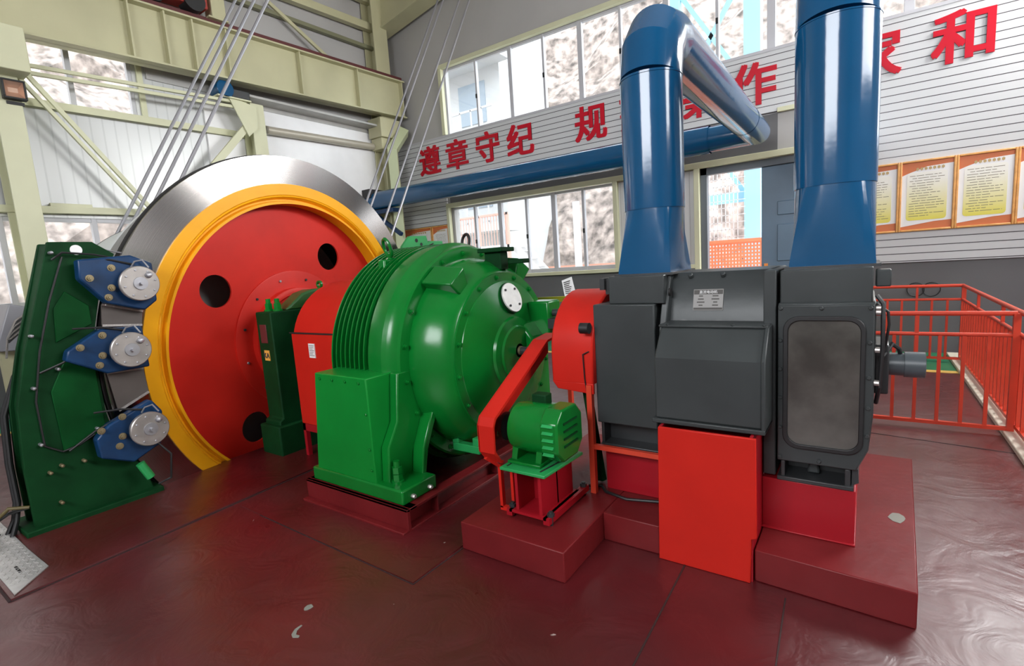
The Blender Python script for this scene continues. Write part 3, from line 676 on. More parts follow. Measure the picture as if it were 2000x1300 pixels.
m = MB(); m.box(-3.12, -1.38, 11.97, 12.04, 1.83, 1.90); m.box(-3.12, -1.38, 11.97, 12.04, 1.0, 1.05); m.box(-1.45, -1.38, 11.97, 12.04, -0.25, 1.9); m.box(-3.12, -3.05, 11.97, 12.04, -0.25, 1.9); m.build('frame', ORMESH, og)

# ================================================================== HOIST WHEEL
psi, th = math.radians(7.4), math.radians(-2.0)
N = Vector((math.cos(psi)*math.cos(th), math.sin(psi)*math.cos(th), math.sin(th)))
E1 = Vector((-math.sin(psi), math.cos(psi), 0)); E2 = N.cross(E1)
WC = Vector((-5.1, 3.265, 1.036))
def WP(a, b, t): return WC+E1*a+E2*b+N*t
hw = thing('friction_hoist', WC-Vector((0, 0, 1.93)), 'huge red friction hoist wheel with yellow rim and bare steel brake disc', 'hoist wheel')
SEG = 128
discm = bpy.data.materials.new('turned_disc_steel'); discm.use_nodes = True
nt = discm.node_tree; b_ = nt.nodes['Principled BSDF']; b_.inputs['Metallic'].default_value = 1.0; b_.inputs['Roughness'].default_value = 0.2
b_.inputs['Anisotropic'].default_value = 0.85
g = nt.nodes.new('ShaderNodeNewGeometry')
sub = nt.nodes.new('ShaderNodeVectorMath'); sub.operation = 'SUBTRACT'; sub.inputs[1].default_value = WC; nt.links.new(g.outputs['Position'], sub.inputs[0])
crs = nt.nodes.new('ShaderNodeVectorMath'); crs.operation = 'CROSS_PRODUCT'; crs.inputs[0].default_value = N; nt.links.new(sub.outputs[0], crs.inputs[1])
nrmz = nt.nodes.new('ShaderNodeVectorMath'); nrmz.operation = 'NORMALIZE'; nt.links.new(sub.outputs[0], nrmz.inputs[0]); nt.links.new(nrmz.outputs[0], b_.inputs['Tangent'])
ln = nt.nodes.new('ShaderNodeVectorMath'); ln.operation = 'LENGTH'; nt.links.new(sub.outputs[0], ln.inputs[0])
nz = nt.nodes.new('ShaderNodeTexNoise'); nz.noise_dimensions = '1D'; nz.inputs['Scale'].default_value = 220; nz.inputs['Detail'].default_value = 3; nt.links.new(ln.outputs['Value'], nz.inputs['W'])
rr_ = nt.nodes.new('ShaderNodeValToRGB'); rr_.color_ramp.elements[0].position = 0.3; rr_.color_ramp.elements[0].color = (0.40, 0.38, 0.365, 1); rr_.color_ramp.elements[1].position = 0.7; rr_.color_ramp.elements[1].color = (0.54, 0.52, 0.50, 1)
nt.links.new(nz.outputs['Fac'], rr_.inputs[0]); nt.links.new(rr_.outputs[0], b_.inputs['Base Color'])
m = MB(); m.annulus(WC, N, 1.60, 1.935, -0.045, 0.0, SEG); m.build('brake_disc', discm, hw)
m = MB(); m.annulus(WC, N, 1.60, 1.945, -0.075, -0.045, SEG); m.build('disc_edge', DARKIN, hw)
m = MB()
# yellow rim: flat annulus, a shallow groove, inner lip running back to the web
def revolve(prof, seg=SEG, closed=True):
    q = MB(); n = seg; vs = []
    for r, t in prof:
        vs += [WP(r*math.cos(2*PI*i/n), r*math.sin(2*PI*i/n), t) for i in range(n)]
    fs = []
    K = len(prof)
    for k in range(K if closed else K-1):
        a = k*n; b = ((k+1) % K)*n
        for i in range(n): fs.append((a+i, a+(i+1) % n, b+(i+1) % n, b+i))
    return q.add(vs, fs)
revolve([(1.655, -0.03), (1.655, 0.012), (1.545, 0.012), (1.535, 0.004), (1.525, 0.012), (1.515, 0.0), (1.50, -0.035), (1.485, -0.035), (1.475, 0.012), (1.452, 0.012), (1.448, -0.16), (1.60, -0.16)]).build('rim', YEL, hw)
# red web with four round openings
bm = bmesh.new()
def loop(cx, cy, r, n, t):
    vs = [bm.verts.new(WP(cx+r*math.cos(2*PI*i/n), cy+r*math.sin(2*PI*i/n), t)-(WC-Vector((0, 0, 1.93)))) for i in range(n)]
    return [bm.edges.new((vs[i], vs[(i+1) % n])) for i in range(n)]
ed = loop(0, 0, 1.455, SEG, -0.145)
HOLES = [(1.05*math.cos(math.radians(a)), 1.05*math.sin(math.radians(a))) for a in (58, 146, 234, 322)]
for hx, hy in HOLES: ed += loop(hx, hy, 0.158, 40, -0.145)
bmesh.ops.triangle_fill(bm, edges=ed, use_beauty=True)
r_ = bmesh.ops.extrude_face_region(bm, geom=bm.faces[:])
for v in [e for e in r_['geom'] if isinstance(e, bmesh.types.BMVert)]: v.co -= N*0.02
bmesh.ops.recalc_face_normals(bm, faces=bm.faces)
me = bpy.data.meshes.new('web'); bm.to_mesh(me); bm.free(); me.materials.append(WRED)
o = bpy.data.objects.new('web', me); COL.objects.link(o); o.parent = hw; ORG[o.name] = ORG[hw.name]
m = revolve([(0.745, -0.145), (0.745, -0.128), (0.735, -0.125), (0.01, -0.125), (0.01, -0.145)], 96, False); m.build('hub_plate', WRED, hw)
m = revolve([(0.56, -0.125), (0.56, -0.05), (0.54, -0.04), (0.50, -0.04), (0.48, -0.06), (0.01, -0.06)], 72, False); m.build('hub', WRED, hw)
for k in range(12):
    a = 2*PI*k/12+0.25; m = MB(); m.bolt(WP(0.66*math.cos(a), 0.66*math.sin(a), -0.127), N, 0.014, 0.016); m.build('hub_bolt', DGREY if k % 3 else GALV, hw)
m = MB()
for a0, p in ((58, 0), (146, 0), (234, 0), (322, 0)): pass
# rope drum behind the disc, with its pale flange
revolve([(1.44, -0.165), (1.44, -0.70), (1.40, -0.70), (1.40, -0.165)]).build('inner_shell', DARKIN, hw)
m = MB(); m.annulus(WC, N, 0.3, 1.755, -0.74, -0.70, SEG); m.build('drum_flange', mat('pale_drum_flange', (0.60, 0.62, 0.60), 0.4, 0.1), hw)
m = MB(); m.annulus(WC, N, 1.28, 1.395, -2.25, -0.74, SEG); m.build('drum_shell', mat('pale_drum_flange', (0.6, 0.62, 0.6), 0.4), hw)
m = MB(); m.annulus(WC, N, 0.3, 1.395, -2.28, -2.25, SEG); m.build('end_flange', DGREY, hw)
m = MB(); m.cyl(WP(0, 0, -2.6), WP(0, 0, -0.02), 0.28, 40); m.build('shaft', DGREY, hw)

# ropes: four leave the near side of the drum, four the far side
el = math.radians(60.3); RD = Vector((0, math.cos(el), math.sin(el))); RN = Vector((0, -math.sin(el), math.cos(el)))
ax = Vector((0, 3.265, 1.036))
ORD = ('first', 'second', 'third', 'fourth')
for k, X in enumerate((-7.28, -6.93, -6.55, -6.09)):
    c0 = ax+RN*1.425+Vector((X, -0.0, 0)); Lr = (roofz(X)-0.02-c0.z)/RD.z
    m = MB(); m.tube([c0, c0+RD*Lr*0.5, c0+RD*Lr], 0.0185, 8)
    tag(m.build('hoist_rope', GALV), ORD[k] + ' from the crane wall of four ropes rising over the wheel top', 'rope', 'steel ropes rising over the wheel top')
for k, X in enumerate((-7.08, -6.91, -6.42, -6.13)):
    c0 = ax+RN*-1.425+Vector((X, 0, 0)); Lr = (roofz(X)-0.02-c0.z)/RD.z
    m = MB(); m.tube([c0, c0+RD*Lr*0.5, c0+RD*Lr], 0.0175, 8)
    tag(m.build('hoist_rope', GALV), ORD[k] + ' from the corner column of four ropes crossing the slogan', 'rope', 'steel ropes crossing the slogan wall')

# ================================================================== BRAKE STANDS
def brake_stand(name, label, yc, sgn, detail):
    """green stand with calipers gripping the disc; profile given in y,z and mirrored for the far stand"""
    Y = (lambda y: y) if sgn > 0 else (lambda y: 2*yc-y)
    t = thing(name, (-5.3, Y(1.2), 0), label, 'brake stand')
    prof = [(0.80, 0.30), (0.80, 0.0), (1.56, 0.0), (1.50, 0.26), (1.36, 0.45), (1.32, 0.774), (1.315, 1.1), (1.345, 1.424), (1.40, 1.64), (1.50, 1.90), (1.55, 1.985), (1.42, 2.08), (1.158, 2.08), (1.02, 1.62), (0.93, 1.33), (0.83, 0.92), (0.80, 0.45)]
    P = [(Y(a), b) for a, b in prof]
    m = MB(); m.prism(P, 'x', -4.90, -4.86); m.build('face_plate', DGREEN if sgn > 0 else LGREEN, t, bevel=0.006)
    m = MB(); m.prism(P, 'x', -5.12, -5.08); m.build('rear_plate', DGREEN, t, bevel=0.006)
    inner = [(a, b) for a, b in prof]
    cy = 1.2; Q = [(Y(cy+(a-cy)*0.93-0.0), 0.02+b*0.985) for a, b in prof]
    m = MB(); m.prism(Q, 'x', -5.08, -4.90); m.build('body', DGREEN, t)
    if not detail:
        m = MB(); m.prism([(4.60, 1.85), (4.60, 2.01), (4.74, 2.14), (5.05, 2.15), (5.10, 1.98), (5.10, 1.85)], 'x', -4.89, -4.85); lp = m.build('lug_plate', LGREEN, t, bevel=0.004)
        for y, z, r0 in ((4.86, 2.085, 0.026), (4.945, 2.035, 0.022)):
            m = MB(); m.cyl((-4.86, y, z), (-4.848, y, z), r0, 18); m.build('bolt_hole', DARKIN, lp)
        m = MB(); m.tube([(-4.84, 4.80, 1.97), (-4.80, 4.92, 1.98), (-4.78, 5.10, 2.04)], 0.008, 6); m.build('hydraulic_line', BLACK, t)
        m = MB(); m.box(-4.85, -4.78, 4.62, 4.80, 1.90, 1.99); m.build('valve_block', GREEN, t, bevel=0.01)
        return t
    m = MB(); m.box(-5.22, -4.80, 0.74, 1.60, 0, 0.05); m.build('base', DGREEN, t, bevel=0.008)
    m = MB()
    m.prism([(1.03, 0.55), (1.30, 0.62), (1.30, 1.28), (1.14, 1.24), (1.02, 1.0)], 'x', -4.86, -4.845)
    m.prism([(1.10, 1.35), (1.33, 1.46), (1.33, 1.60), (1.20, 1.72), (1.12, 1.6)], 'x', -4.86, -4.845); m.build('rib_plate', mat('brighter_stand_green', (0.003, 0.055, 0.012), 0.5, vary=0.3, spec=0.08), t, bevel=0.006)
    m = MB(); m.cyl((-4.86, 1.315, 2.02), (-4.855, 1.315, 2.02), 0.037, 20); m.build('sight_hole', mat('pale_sight_hole', (0.8, 0.8, 0.8), 0.5), t)
    for k, (cy_, cz_, pts) in enumerate((
        (1.605, 1.742, [(1.27, 1.94), (1.60, 1.965), (1.74, 1.90), (1.735, 1.60), (1.64, 1.53), (1.40, 1.61), (1.26, 1.80)]),
        (1.478, 1.243, [(1.12, 1.29), (1.33, 1.42), (1.60, 1.41), (1.61, 1.08), (1.33, 1.08), (1.10, 1.22)]),
        (1.512, 0.60, [(1.19, 0.60), (1.28, 0.69), (1.58, 0.81), (1.645, 0.70), (1.60, 0.44), (1.40, 0.35), (1.20, 0.45)]))):
        m = MB(); m.prism(pts, 'x', -4.80, -4.70); c_ = m.build('brake_caliper', CBLUE, t, bevel=0.012)
        m = MB(); m.lathe([(0, 0.115), (0.03, 0.118), (0.035, 0.108), (0.055, 0.108), (0.058, 0.134), (0.085, 0.134), (0.092, 0.128)], (-4.70, cy_, cz_), (1, 0, 0), 40); m.build('cylinder', CAPM, c_)
        for i in range(8):
            m = MB(); a = i*PI/4+0.2; m.bolt((-4.608, cy_+0.105*math.cos(a), cz_+0.105*math.sin(a)), (1, 0, 0), 0.008, 0.008); m.build('cap_bolt', GALV, c_)
        m = MB(); m.lathe([(0, 0.05), (0.012, 0.048), (0.0121, 0.013), (0.045, 0.013)], (-4.608, cy_, cz_), (1, 0, 0), 24); m.build('cap_boss', GALV, c_)
        m = MB(); m.lathe([(0, 0.024), (0.025, 0.022), (0.032, 0.01)], (-4.608, cy_+0.06, cz_+0.06), (1, 0.1, 0.3), 12); m.tube([(-4.68, cy_-0.02, cz_+0.13), (-4.66, cy_+0.0, cz_+0.17), (-4.65, cy_+0.05, cz_+0.18), (-4.63, cy_+0.08, cz_+0.12)], 0.006, 6); m.build('vent_fitting', GALV, c_)
        for (dy, dz) in ((-0.30, 0.06), (-0.15, 0.13), (-0.17, -0.02), (-0.20, -0.09)):
            m = MB(); m.nutbolt((-4.70, cy_+dy*0.95, cz_+dz), (1, 0, 0), 0.018, 0.022); m.build('mounting_bolt', BRASS, c_)
        m = MB(); m.tube([(-4.69, cy_+0.0, cz_+0.15), (-4.70, cy_-0.14, cz_+0.19), (-4.74, cy_-0.30, cz_+0.20)], 0.008, 6); m.build('hose', BLACK, c_)
    # steel shields between the calipers
    for pts in ([(1.40, 1.60), (1.66, 1.52), (1.64, 1.41), (1.38, 1.44)], [(1.36, 1.07), (1.60, 1.06), (1.61, 0.86), (1.39, 0.76)]):
        m = MB(); m.prism(pts, 'x', -4.84, -4.82); s_ = m.build('shield', mat('dull_steel_sheet', (0.10, 0.085, 0.078), 0.4, 0.2, vary=0.15), t)
        m = MB(); n = len(pts)
        for a, b in ((0, 1), (3, 2)):
            pa, pb = Vector((-4.815, *pts[a])), Vector((-4.815, *pts[b])); m.bar(pa, pb, 0.012, 0.016)
            for k in range(5): m.bolt(pa.lerp(pb, 0.1+0.2*k), (1, 0, 0), 0.008, 0.008)
        m.build('edge_strip', CAPM, s_)
    # hydraulic lines and valves on the stand face
    m = MB()
    m.tube([(-4.84, 1.16, 1.95), (-4.82, 1.22, 2.0), (-4.80, 1.40, 1.98), (-4.72, 1.60, 1.92)], 0.008, 6)
    m.tube([(-4.84, 1.22, 1.97), (-4.83, 1.10, 1.65), (-4.84, 1.0, 1.3), (-4.84, 0.93, 0.95), (-4.84, 0.93, 0.62), (-4.84, 1.02, 0.55)], 0.007, 6)
    m.tube([(-4.84, 0.98, 1.15), (-4.8, 1.1, 1.2), (-4.76, 1.25, 1.29)], 0.008, 6)
    m.tube([(-4.83, 1.02, 0.55), (-4.83, 1.12, 0.57), (-4.83, 1.22, 0.62)], 0.007, 6)
    m.tube([(-4.66, 1.55, 0.48), (-4.60, 1.62, 0.36), (-4.62, 1.6, 0.16), (-4.66, 1.52, 0.13)], 0.008, 6)
    m.tube([(-4.78, 1.5, 0.76), (-4.74, 1.2, 0.66), (-4.80, 1.05, 0.55)], 0.008, 6)
    m.build('hydraulic_line', BLACK, t)
    m = MB(); m.cyl((-4.66, 1.42, 0.34), (-4.64, 1.47, 0.21), 0.032, 14); m.build('valve', LGREEN, t)
    for y, z in ((1.0, 0.45), (0.93, 0.42), (1.13, 0.44), (0.91, 0.64), (1.16, 2.0), (0.97, 1.42), (0.93, 1.05), (1.08, 1.16), (1.24, 0.66), (0.96, 0.18)):
        m = MB(); m.cyl((-4.86, y, z), (-4.82, y, z), 0.012, 10); m.sphere((-4.815, y, z), 0.013, 8); m.build('fitting', GALV if z > 0.5 else BRASS, t)
    m = MB(); m.tube([(-4.89, 1.24, 2.08), (-4.88, 1.62, 1.99)], 0.006, 6); m.lathe([(0, 0.02), (0.03, 0.02)], (-4.90, 1.66, 1.985), (1, 0, 0), 14); m.build('eye_fitting', GALV, t)
    return t
brake_stand('brake_stand', 'tall green brake stand with three blue steel-capped calipers gripping the near wheel edge', 3.265, 1, True)
brake_stand('brake_stand', 'bright green brake stand top with drilled holes beyond the wheel and ribbed reducer', 3.265, -1, False)
m = MB(); m.prism([(4.52, 1.98), (4.95, 2.0), (4.9, 1.85), (4.6, 1.85)], 'x', -4.86, -4.7); 
m = MB(); m.prism([(4.60, 1.80), (4.93, 1.84), (4.9, 1.74), (4.65, 1.72)], 'x', -4.845, -4.72)
tag(m.build('far_caliper', CBLUE, bevel=0.01), 'blue caliper bracket on the far brake stand', 'caliper')
# cable bundle climbing the side of the stand
cb = thing('cable_bundle', (-5.2, 0.72, 0), 'black cable bundle dropping down the side of the brake stand', 'cables')
for k, (dx, dy) in enumerate(((0, 0), (0.03, 0.01), (0.06, -0.005), (0.09, 0.01))):
    m = MB(); m.tube([(-5.12-dx*0.5, 1.0+dy, 1.28), (-5.12-dx*0.5, 0.90+dy, 1.12), (-5.10-dx, 0.80+dy, 0.85), (-5.06-dx, 0.77+dy, 0.5), (-5.0-dx, 0.76+dy, 0.22), (-4.98-dx, 0.73+dy, 0.10), (-4.93-dx*1.5, 0.68+dy*2, 0.0)], 0.014, 8); m.build('cable', BLACK, cb)
for k in range(2):
    m = MB(); m.tube([(-4.9, 0.80, 0.20), (-4.95-k*0.05, 0.70, 0.22-k*0.05), (-5.0-k*0.06, 0.62, 0.14-k*0.03), (-5.0-k*0.05, 0.60+k*0.04, 0.0)], 0.012, 8); m.build('cable', mat('yellowed_cable', (0.10, 0.075, 0.02), 0.5) if k == 0 else BLACK, cb)
# grey junction box behind the stand
jb = thing('junction_box', (-7.1, 1.25, 0), 'grey junction box on a post with a fan of cables beside the brake stand', 'junction box')
m = MB(); m.prism([(1.12, 1.18), (1.345, 1.165), (1.45, 1.585), (1.28, 1.64), (1.20, 1.42)], 'x', -7.4, -6.95); m.build('box', mat('mid_grey_enclosure', (0.28, 0.28, 0.30), 0.45), jb, bevel=0.012)
m = MB(); m.box(-7.25, -7.13, 1.18, 1.30, 0, 1.18); m.build('post', BEIGE, jb)
for k in range(8):
    m = MB(); z = 1.50-k*0.028; m.tube([(-6.95, 1.41-k*0.012, z), (-6.88, 1.37-k*0.012, z+0.03), (-6.84, 1.28-k*0.01, z-0.03), (-6.84, 1.20, 1.30), (-6.80, 1.16, 1.12)], 0.009, 6); m.build('cable', DGREY if k % 2 else CAPM, jb)
# chequer plates set in the floor
cq = thing('chequer_plate', (-4.4, 0.65, 0.012), 'bare aluminium chequer plate cover at the foot of the brake stand', 'floor plate')
bm_ = MB(); bm_.prism([(-3.95, 0.51), (-4.17, 0.71), (-4.60, 0.70), (-5.6, 0.70), (-5.6, 0.50)], 'z', 0.012, 0.020); bm_.build('plate', ALU, cq, bevel=0.002)
bm_ = MB(); rnd = random.Random(4)
for i in range(40):
    for j in range(6):
        x = -5.55+i*0.037; y = 0.53+j*0.03
        if x > -3.96-(y-0.51)*1.1-0.03 : continue
        s_ = 1 if (i+j) % 2 else -1
        bm_.bar((x-0.010, y-0.008*s_, 0.0205), (x+0.010, y+0.008*s_, 0.0205), 0.005, 0.003)
tr = bm_.build('treads', ALU, cq, smooth=0)
bm_ = MB(); bm_.box(-4.36, -4.24, 0.585, 0.60, 0.0195, 0.0212); bm_.build('lifting_slot', DARKIN, cq)

# ================================================================== BEARING PEDESTAL AND COUPLING COVER
pd = thing('bearing_pedestal', (-4.75, 3.25, 0), 'dark green bearing pedestal with an orange KA tag between wheel and red cover', 'bearing')
m = MB(); m.prism([(2.56, 0), (2.56, 0.34), (2.60, 0.36), (2.60, 1.40), (3.9, 1.40), (3.9, 0.36), (3.94, 0.34), (3.94, 0)], 'x', -4.86, -4.60); m.build('frame', DGREEN, pd, bevel=0.012)
m = MB(); m.box(-4.90, -4.56, 2.52, 3.98, 0, 0.30); m.build('base', DGREEN, pd, bevel=0.015)
m = MB(); m.prism([(2.78, 1.40), (2.98, 1.55), (3.1, 1.58), (3.4, 1.58), (3.52, 1.55), (3.72, 1.40)], 'x', -4.82, -4.62); m.build('bearing_cap', mat('olive_green_paint', (0.02, 0.09, 0.02), 0.4), pd, bevel=0.02)
for x, y in ((-4.78, 2.70), (-4.66, 2.72)):
    m = MB(); m.lathe([(0, 0.045), (0.02, 0.045)], (x, y, 1.40), (0, 0, 1), 16); m.lathe([(0.02, 0.036), (0.075, 0.036)], (x, y, 1.40), (0, 0, 1), 6); m.lathe([(0.075, 0.024), (0.12, 0.022)], (x, y, 1.40), (0, 0, 1), 12); m.build('stud', GREEN, pd)
m = MB(); m.annulus((-4.72, 3.25, 1.62), (0, 1, 0), 0.025, 0.042, -0.012, 0.012, 24); m.build('lifting_eye', GREEN, pd)
m = MB(); m.box(-4.80, -4.69, 2.592, 2.600, 1.10, 1.28); m.build('name_plate', mat('maroon_plate', (0.12, 0.03, 0.03), 0.4), pd, bevel=0.002)
m = MB(); m.box(-4.775, -4.69, 2.594, 2.600, 0.93, 1.03); kt = m.build('tag_plate', mat('orange_tag_plate', (0.85, 0.45, 0.08), 0.5), pd)
text_mesh('lettering', 'KA', 0.072, INK, (-4.733, 2.592, 0.98), (1, 0, 0), (0, 0, 1), 0.001, 0.002, kt)

cv = thing('coupling_cover', (-4.0, 3.25, 0), 'round topped red coupling cover between pedestal and ribbed green housing', 'cover')
def hood_poly(yc, r, zc, zb, n=20):
    return [(yc-r, zb)]+[(yc-r*math.cos(PI*k/n), zc+r*math.sin(PI*k/n)) for k in range(n+1)]+[(yc+r, zb)]
P = [(3.25-0.60*math.cos(math.radians(a)), 1.06+0.585*math.sin(math.radians(a))) for a in range(14, 167, 8)]
m = MB(); m.prism(P, 'x', -4.36, -3.46); m.build('upper_hood', RED, cv, bevel=0.008)
m = MB(); m.prism([(2.655, 0.33), (2.655, 1.195), (3.845, 1.195), (3.845, 0.33)], 'x', -4.38, -3.46); lo = m.build('lower_casing', RED, cv, bevel=0.008)
m = MB(); m.box(-4.40, -3.62, 2.648, 2.656, 1.195, 1.207); m.build('joint', DARKIN, cv)
m = MB(); m.box(-4.12, -4.03, 2.648, 2.655, 0.98, 1.11); sl = m.build('paper_label', PAPER, lo)
m = MB()
for k in range(7): m.box(-4.11, -4.04-0.01*(k % 3), 2.6465, 2.648, 1.09-k*0.015, 1.094-k*0.015)
m.build('lettering', INK, sl, smooth=0)
for x in (-4.36, -3.56):
    for y in (2.68, 3.82):
        m = MB(); m.box(x-0.02, x+0.02, y-0.02, y+0.02, 0, 0.33); m.build('leg', CRED, cv)
m = MB(); m.box(-4.38, -3.54, 2.66, 2.70, 0.26, 0.33); m.box(-4.38, -3.54, 3.8, 3.84, 0.26, 0.33); m.build('bottom_rail', CRED, cv)

# ================================================================== RIBBED GREEN REDUCER
AY, AZ = 3.25, 1.0
rd = thing('gear_reducer', (-2.95, AY, 0.16), 'big glossy green reducer housing with cooling fins and domed end', 'gear reducer')
def ring_lathe(prof, seg=96): return MB().lathe([(p[0], max(p[1], 1e-3)) for p in prof], (0, AY, AZ), (1, 0, 0), seg, cap0=True, cap1=True)
ring_lathe([(-3.44, 0.70), (-3.42, 0.80), (-2.96, 0.80), (-2.95, 0.895), (-2.86, 0.905), (-2.80, 0.905), (-2.775, 0.885), (-2.755, 0.87), (-2.68, 0.865), (-2.665, 0.85), (-2.66, 0.77)]).build('housing', GREEN, rd)
for k in range(8):
    x = -3.36+k*0.053
    ring_lathe([(x-0.010, 0.78), (x-0.006, 0.905), (x+0.006, 0.905), (x+0.010, 0.78)]).build('fin', GREEN, rd)
ring_lathe([(-2.665, 0.77), (-2.655, 0.772), (-2.60, 0.765), (-2.52, 0.745), (-2.46, 0.72), (-2.40, 0.68), (-2.37, 0.655), (-2.36, 0.64), (-2.345, 0.64), (-2.34, 0.56)]).build('end_bell', GREEN, rd)
ring_lathe([(-2.345, 0.575), (-2.335, 0.57), (-2.30, 0.45), (-2.275, 0.33), (-2.27, 0.29), (-2.25, 0.28), (-2.24, 0.22), (-2.225, 0.21), (-2.22, 0.10)]).build('end_shield', GREEN, rd)
for k in range(20):
    a = 2*PI*k/20+0.1; m = MB(); m.nutbolt((-2.662, AY+0.812*math.cos(a), AZ+0.812*math.sin(a)), (1, 0, 0), 0.017, 0.018); m.build('flange_bolt', GREEN, rd)
for k in range(16):
    a = 2*PI*k/16+0.12; m = MB(); m.nutbolt((-2.345, AY+0.605*math.cos(a), AZ+0.605*math.sin(a)), (1, 0, 0), 0.017, 0.018); m.build('shield_bolt', GREEN, rd)
# bare inspection cover on the end shield
d_ = Vector((1, 0.0, 0.32)).normalized(); pc = Vector((-2.302, AY+0.02, AZ+0.43))
m = MB(); m.lathe([(-0.02, 0.125), (0.02, 0.125)], pc, d_, 40); m.build('cover_seat', DGREEN, rd)
m = MB(); m.lathe([(0.02, 0.118), (0.032, 0.118)], pc, d_, 40); ic = m.build('inspection_cover', mat('bare_white_metal', (0.68, 0.68, 0.66), 0.4, 0.2, vary=0.1, scale=14), rd)
u_, v_ = perp(d_)
for k in range(4):
    m = MB(); a = PI/4+k*PI/2; m.bolt(pc+d_*0.032+u_*0.09*math.cos(a)+v_*0.09*math.sin(a), d_, 0.010, 0.010); m.build('cover_screw', DGREY, ic)
m = MB(); m.lathe([(0, 0.055), (0.03, 0.055)], (-2.25, AY-0.0, AZ+0.02), (1, 0, 0), 24); m.lathe([(0.03, 0.035), (0.05, 0.035)], (-2.25, AY, AZ+0.02), (1, 0, 0), 20); m.build('shaft_collar', BRASS, rd)
m = MB(); m.cyl((-2.20, AY, AZ+0.02), (-2.12, AY, AZ+0.02), 0.032, 20); m.build('shaft_stub', DGREY, rd)
# box like gusset cowl at the end shield and side pump box
m = MB(); m.prism([(-2.34, 1.18), (-2.26, 1.23), (-2.16, 1.10), (-2.18, 0.98), (-2.3, 1.0)], 'y', AY+0.10, AY+0.34); m.build('bearing_boss', GREEN, rd, bevel=0.02)
m = MB(); m.box(-2.30, -2.10, 3.52, 3.72, 1.08, 1.38); m.build('pump_box', GREEN, rd, bevel=0.015)
m = MB(); m.cyl((-2.10, 3.6, 1.28), (-1.92, 3.6, 1.28), 0.03, 14); m.box(-2.1, -2.0, 3.5, 3.66, 1.16, 1.24); m.build('pump_shaft', DGREY, rd)
# lifting pockets, T shaped lug, eye bolts
m = MB(); a = math.radians(126)
for aa in (math.radians(127), math.radians(60)):
    ce = Vector((-2.56, AY+0.76*math.cos(aa), AZ+0.76*math.sin(aa))); rd_ = Vector((0, math.cos(aa), math.sin(aa))); tg = Vector((0, -math.sin(aa), math.cos(aa)))
    q = MB()
    pts = [(-0.10, -0.16), (0.12, -0.16), (0.16, -0.02), (-0.10, -0.02)]
    vs = []
    for w_ in (-0.10, 0.10):
        for (xx, h_) in ((-0.10, -0.10), (0.16, -0.10), (0.17, 0.045), (-0.10, 0.075)):
            vs.append(ce+Vector((xx, 0, 0))+rd_*h_+tg*w_*(1.0 if h_ > 0 else 0.6))
    q.add(vs, [(0,1,2,3),(7,6,5,4),(0,4,5,1),(1,5,6,2),(2,6,7,3),(3,7,4,0)]); q.build('lifting_pocket', GREEN, rd, bevel=0.012)
m = MB(); m.box(-2.52, -2.36, AY+0.02, AY+0.12, AZ+0.66, AZ+0.80); m.box(-2.56, -2.32, AY-0.02, AY+0.16, AZ+0.80, AZ+0.835); m.box(-2.32, -2.18, AY+0.06, AY+0.16, AZ+0.70, AZ+0.735); m.build('top_lug', DGREEN, rd, bevel=0.006)
def eye_bolt(p, d, axis, parent, mt, r=0.06):
    p = Vector(p); d = Vector(d).normalized(); axis = Vector(axis).normalized(); c = p+d*(r+0.035); side = d.cross(axis)
    m = MB(); m.lathe([(0, 0.035), (0.012, 0.035), (0.02, 0.018), (0.05, 0.016)], p, d, 14)
    pts = [c+d*(-math.cos(2*PI*k/20))*r*1.25+side*math.sin(2*PI*k/20)*r for k in range(21)]
    m.tube(pts, 0.014, 8, caps=False); return m.build('eye_bolt', mt, parent)
aa = math.radians(116)
eye_bolt((-3.16, AY+0.89*math.cos(aa), AZ+0.89*math.sin(aa)), (0, math.cos(aa)*0.6, math.sin(aa)), (0.3, 1, 0), rd, GREEN)
m = MB(); m.prism([(-3.20, 1.50), (-3.12, 1.50), (-3.12, 1.80), (-3.20, 1.80)], 'y', AY-0.50, AY-0.42); m.build('eye_bolt_seat', GREEN, rd, bevel=0.012)
aa = math.radians(68)
eye_bolt((-2.98, AY+0.89*math.cos(aa), AZ+0.89*math.sin(aa)), (0, math.cos(aa)*0.5, math.sin(aa)), (0.3, 1, 0), rd, BLACK)
# foot, side box, bracket leg
m = MB(); m.box(-3.46, -2.47, 2.135, 2.46, 0.16, 0.262); m.build('foot', GREEN, rd, bevel=0.012)
m = MB(); m.box(-3.46, -2.47, 4.04, 4.36, 0.16, 0.262); m.build('foot', GREEN, rd, bevel=0.012)
m = MB(); m.prism([(-3.42, 0.18), (-2.74, 0.18), (-2.74, 1.0), (-3.31, 1.005)], 'y', 2.15, 2.62); sb = m.build('side_box', mat('fresh_green_paint', (0.004, 0.20, 0.026), 0.35, vary=0.08, spec=0.2), rd, bevel=0.008)
for k in range(4):
    m = MB(); m.bolt((-3.25+k*0.145, 2.15, 0.965), (0, -1, 0), 0.012, 0.01); m.build('box_screw', GREEN, sb)
for z in (0.75, 0.5, 0.35):
    m = MB(); m.bolt((-2.77, 2.15, z), (0, -1, 0), 0.010, 0.01); m.build('box_screw', GREEN, sb)
m = MB(); m.box(-3.46, -2.62, 4.0, 4.34, 0.2, 1.0); m.build('side_box', GREEN, rd, bevel=0.008)
m = MB(); m.prism([(2.20, 0.25), (2.42, 0.25), (2.44, 0.40), (2.56, 0.66), (2.62, 0.80), (2.50, 1.0), (2.36, 1.0), (2.32, 0.66), (2.22, 0.5)], 'x', -2.74, -2.66)
m.prism([(2.42, 0.25), (2.46, 0.25), (2.50, 0.42), (2.62, 0.66), (2.58, 0.70), (2.45, 0.44)], 'x', -2.68, -2.56); m.build('bracket_leg', GREEN, rd, bevel=0.01)
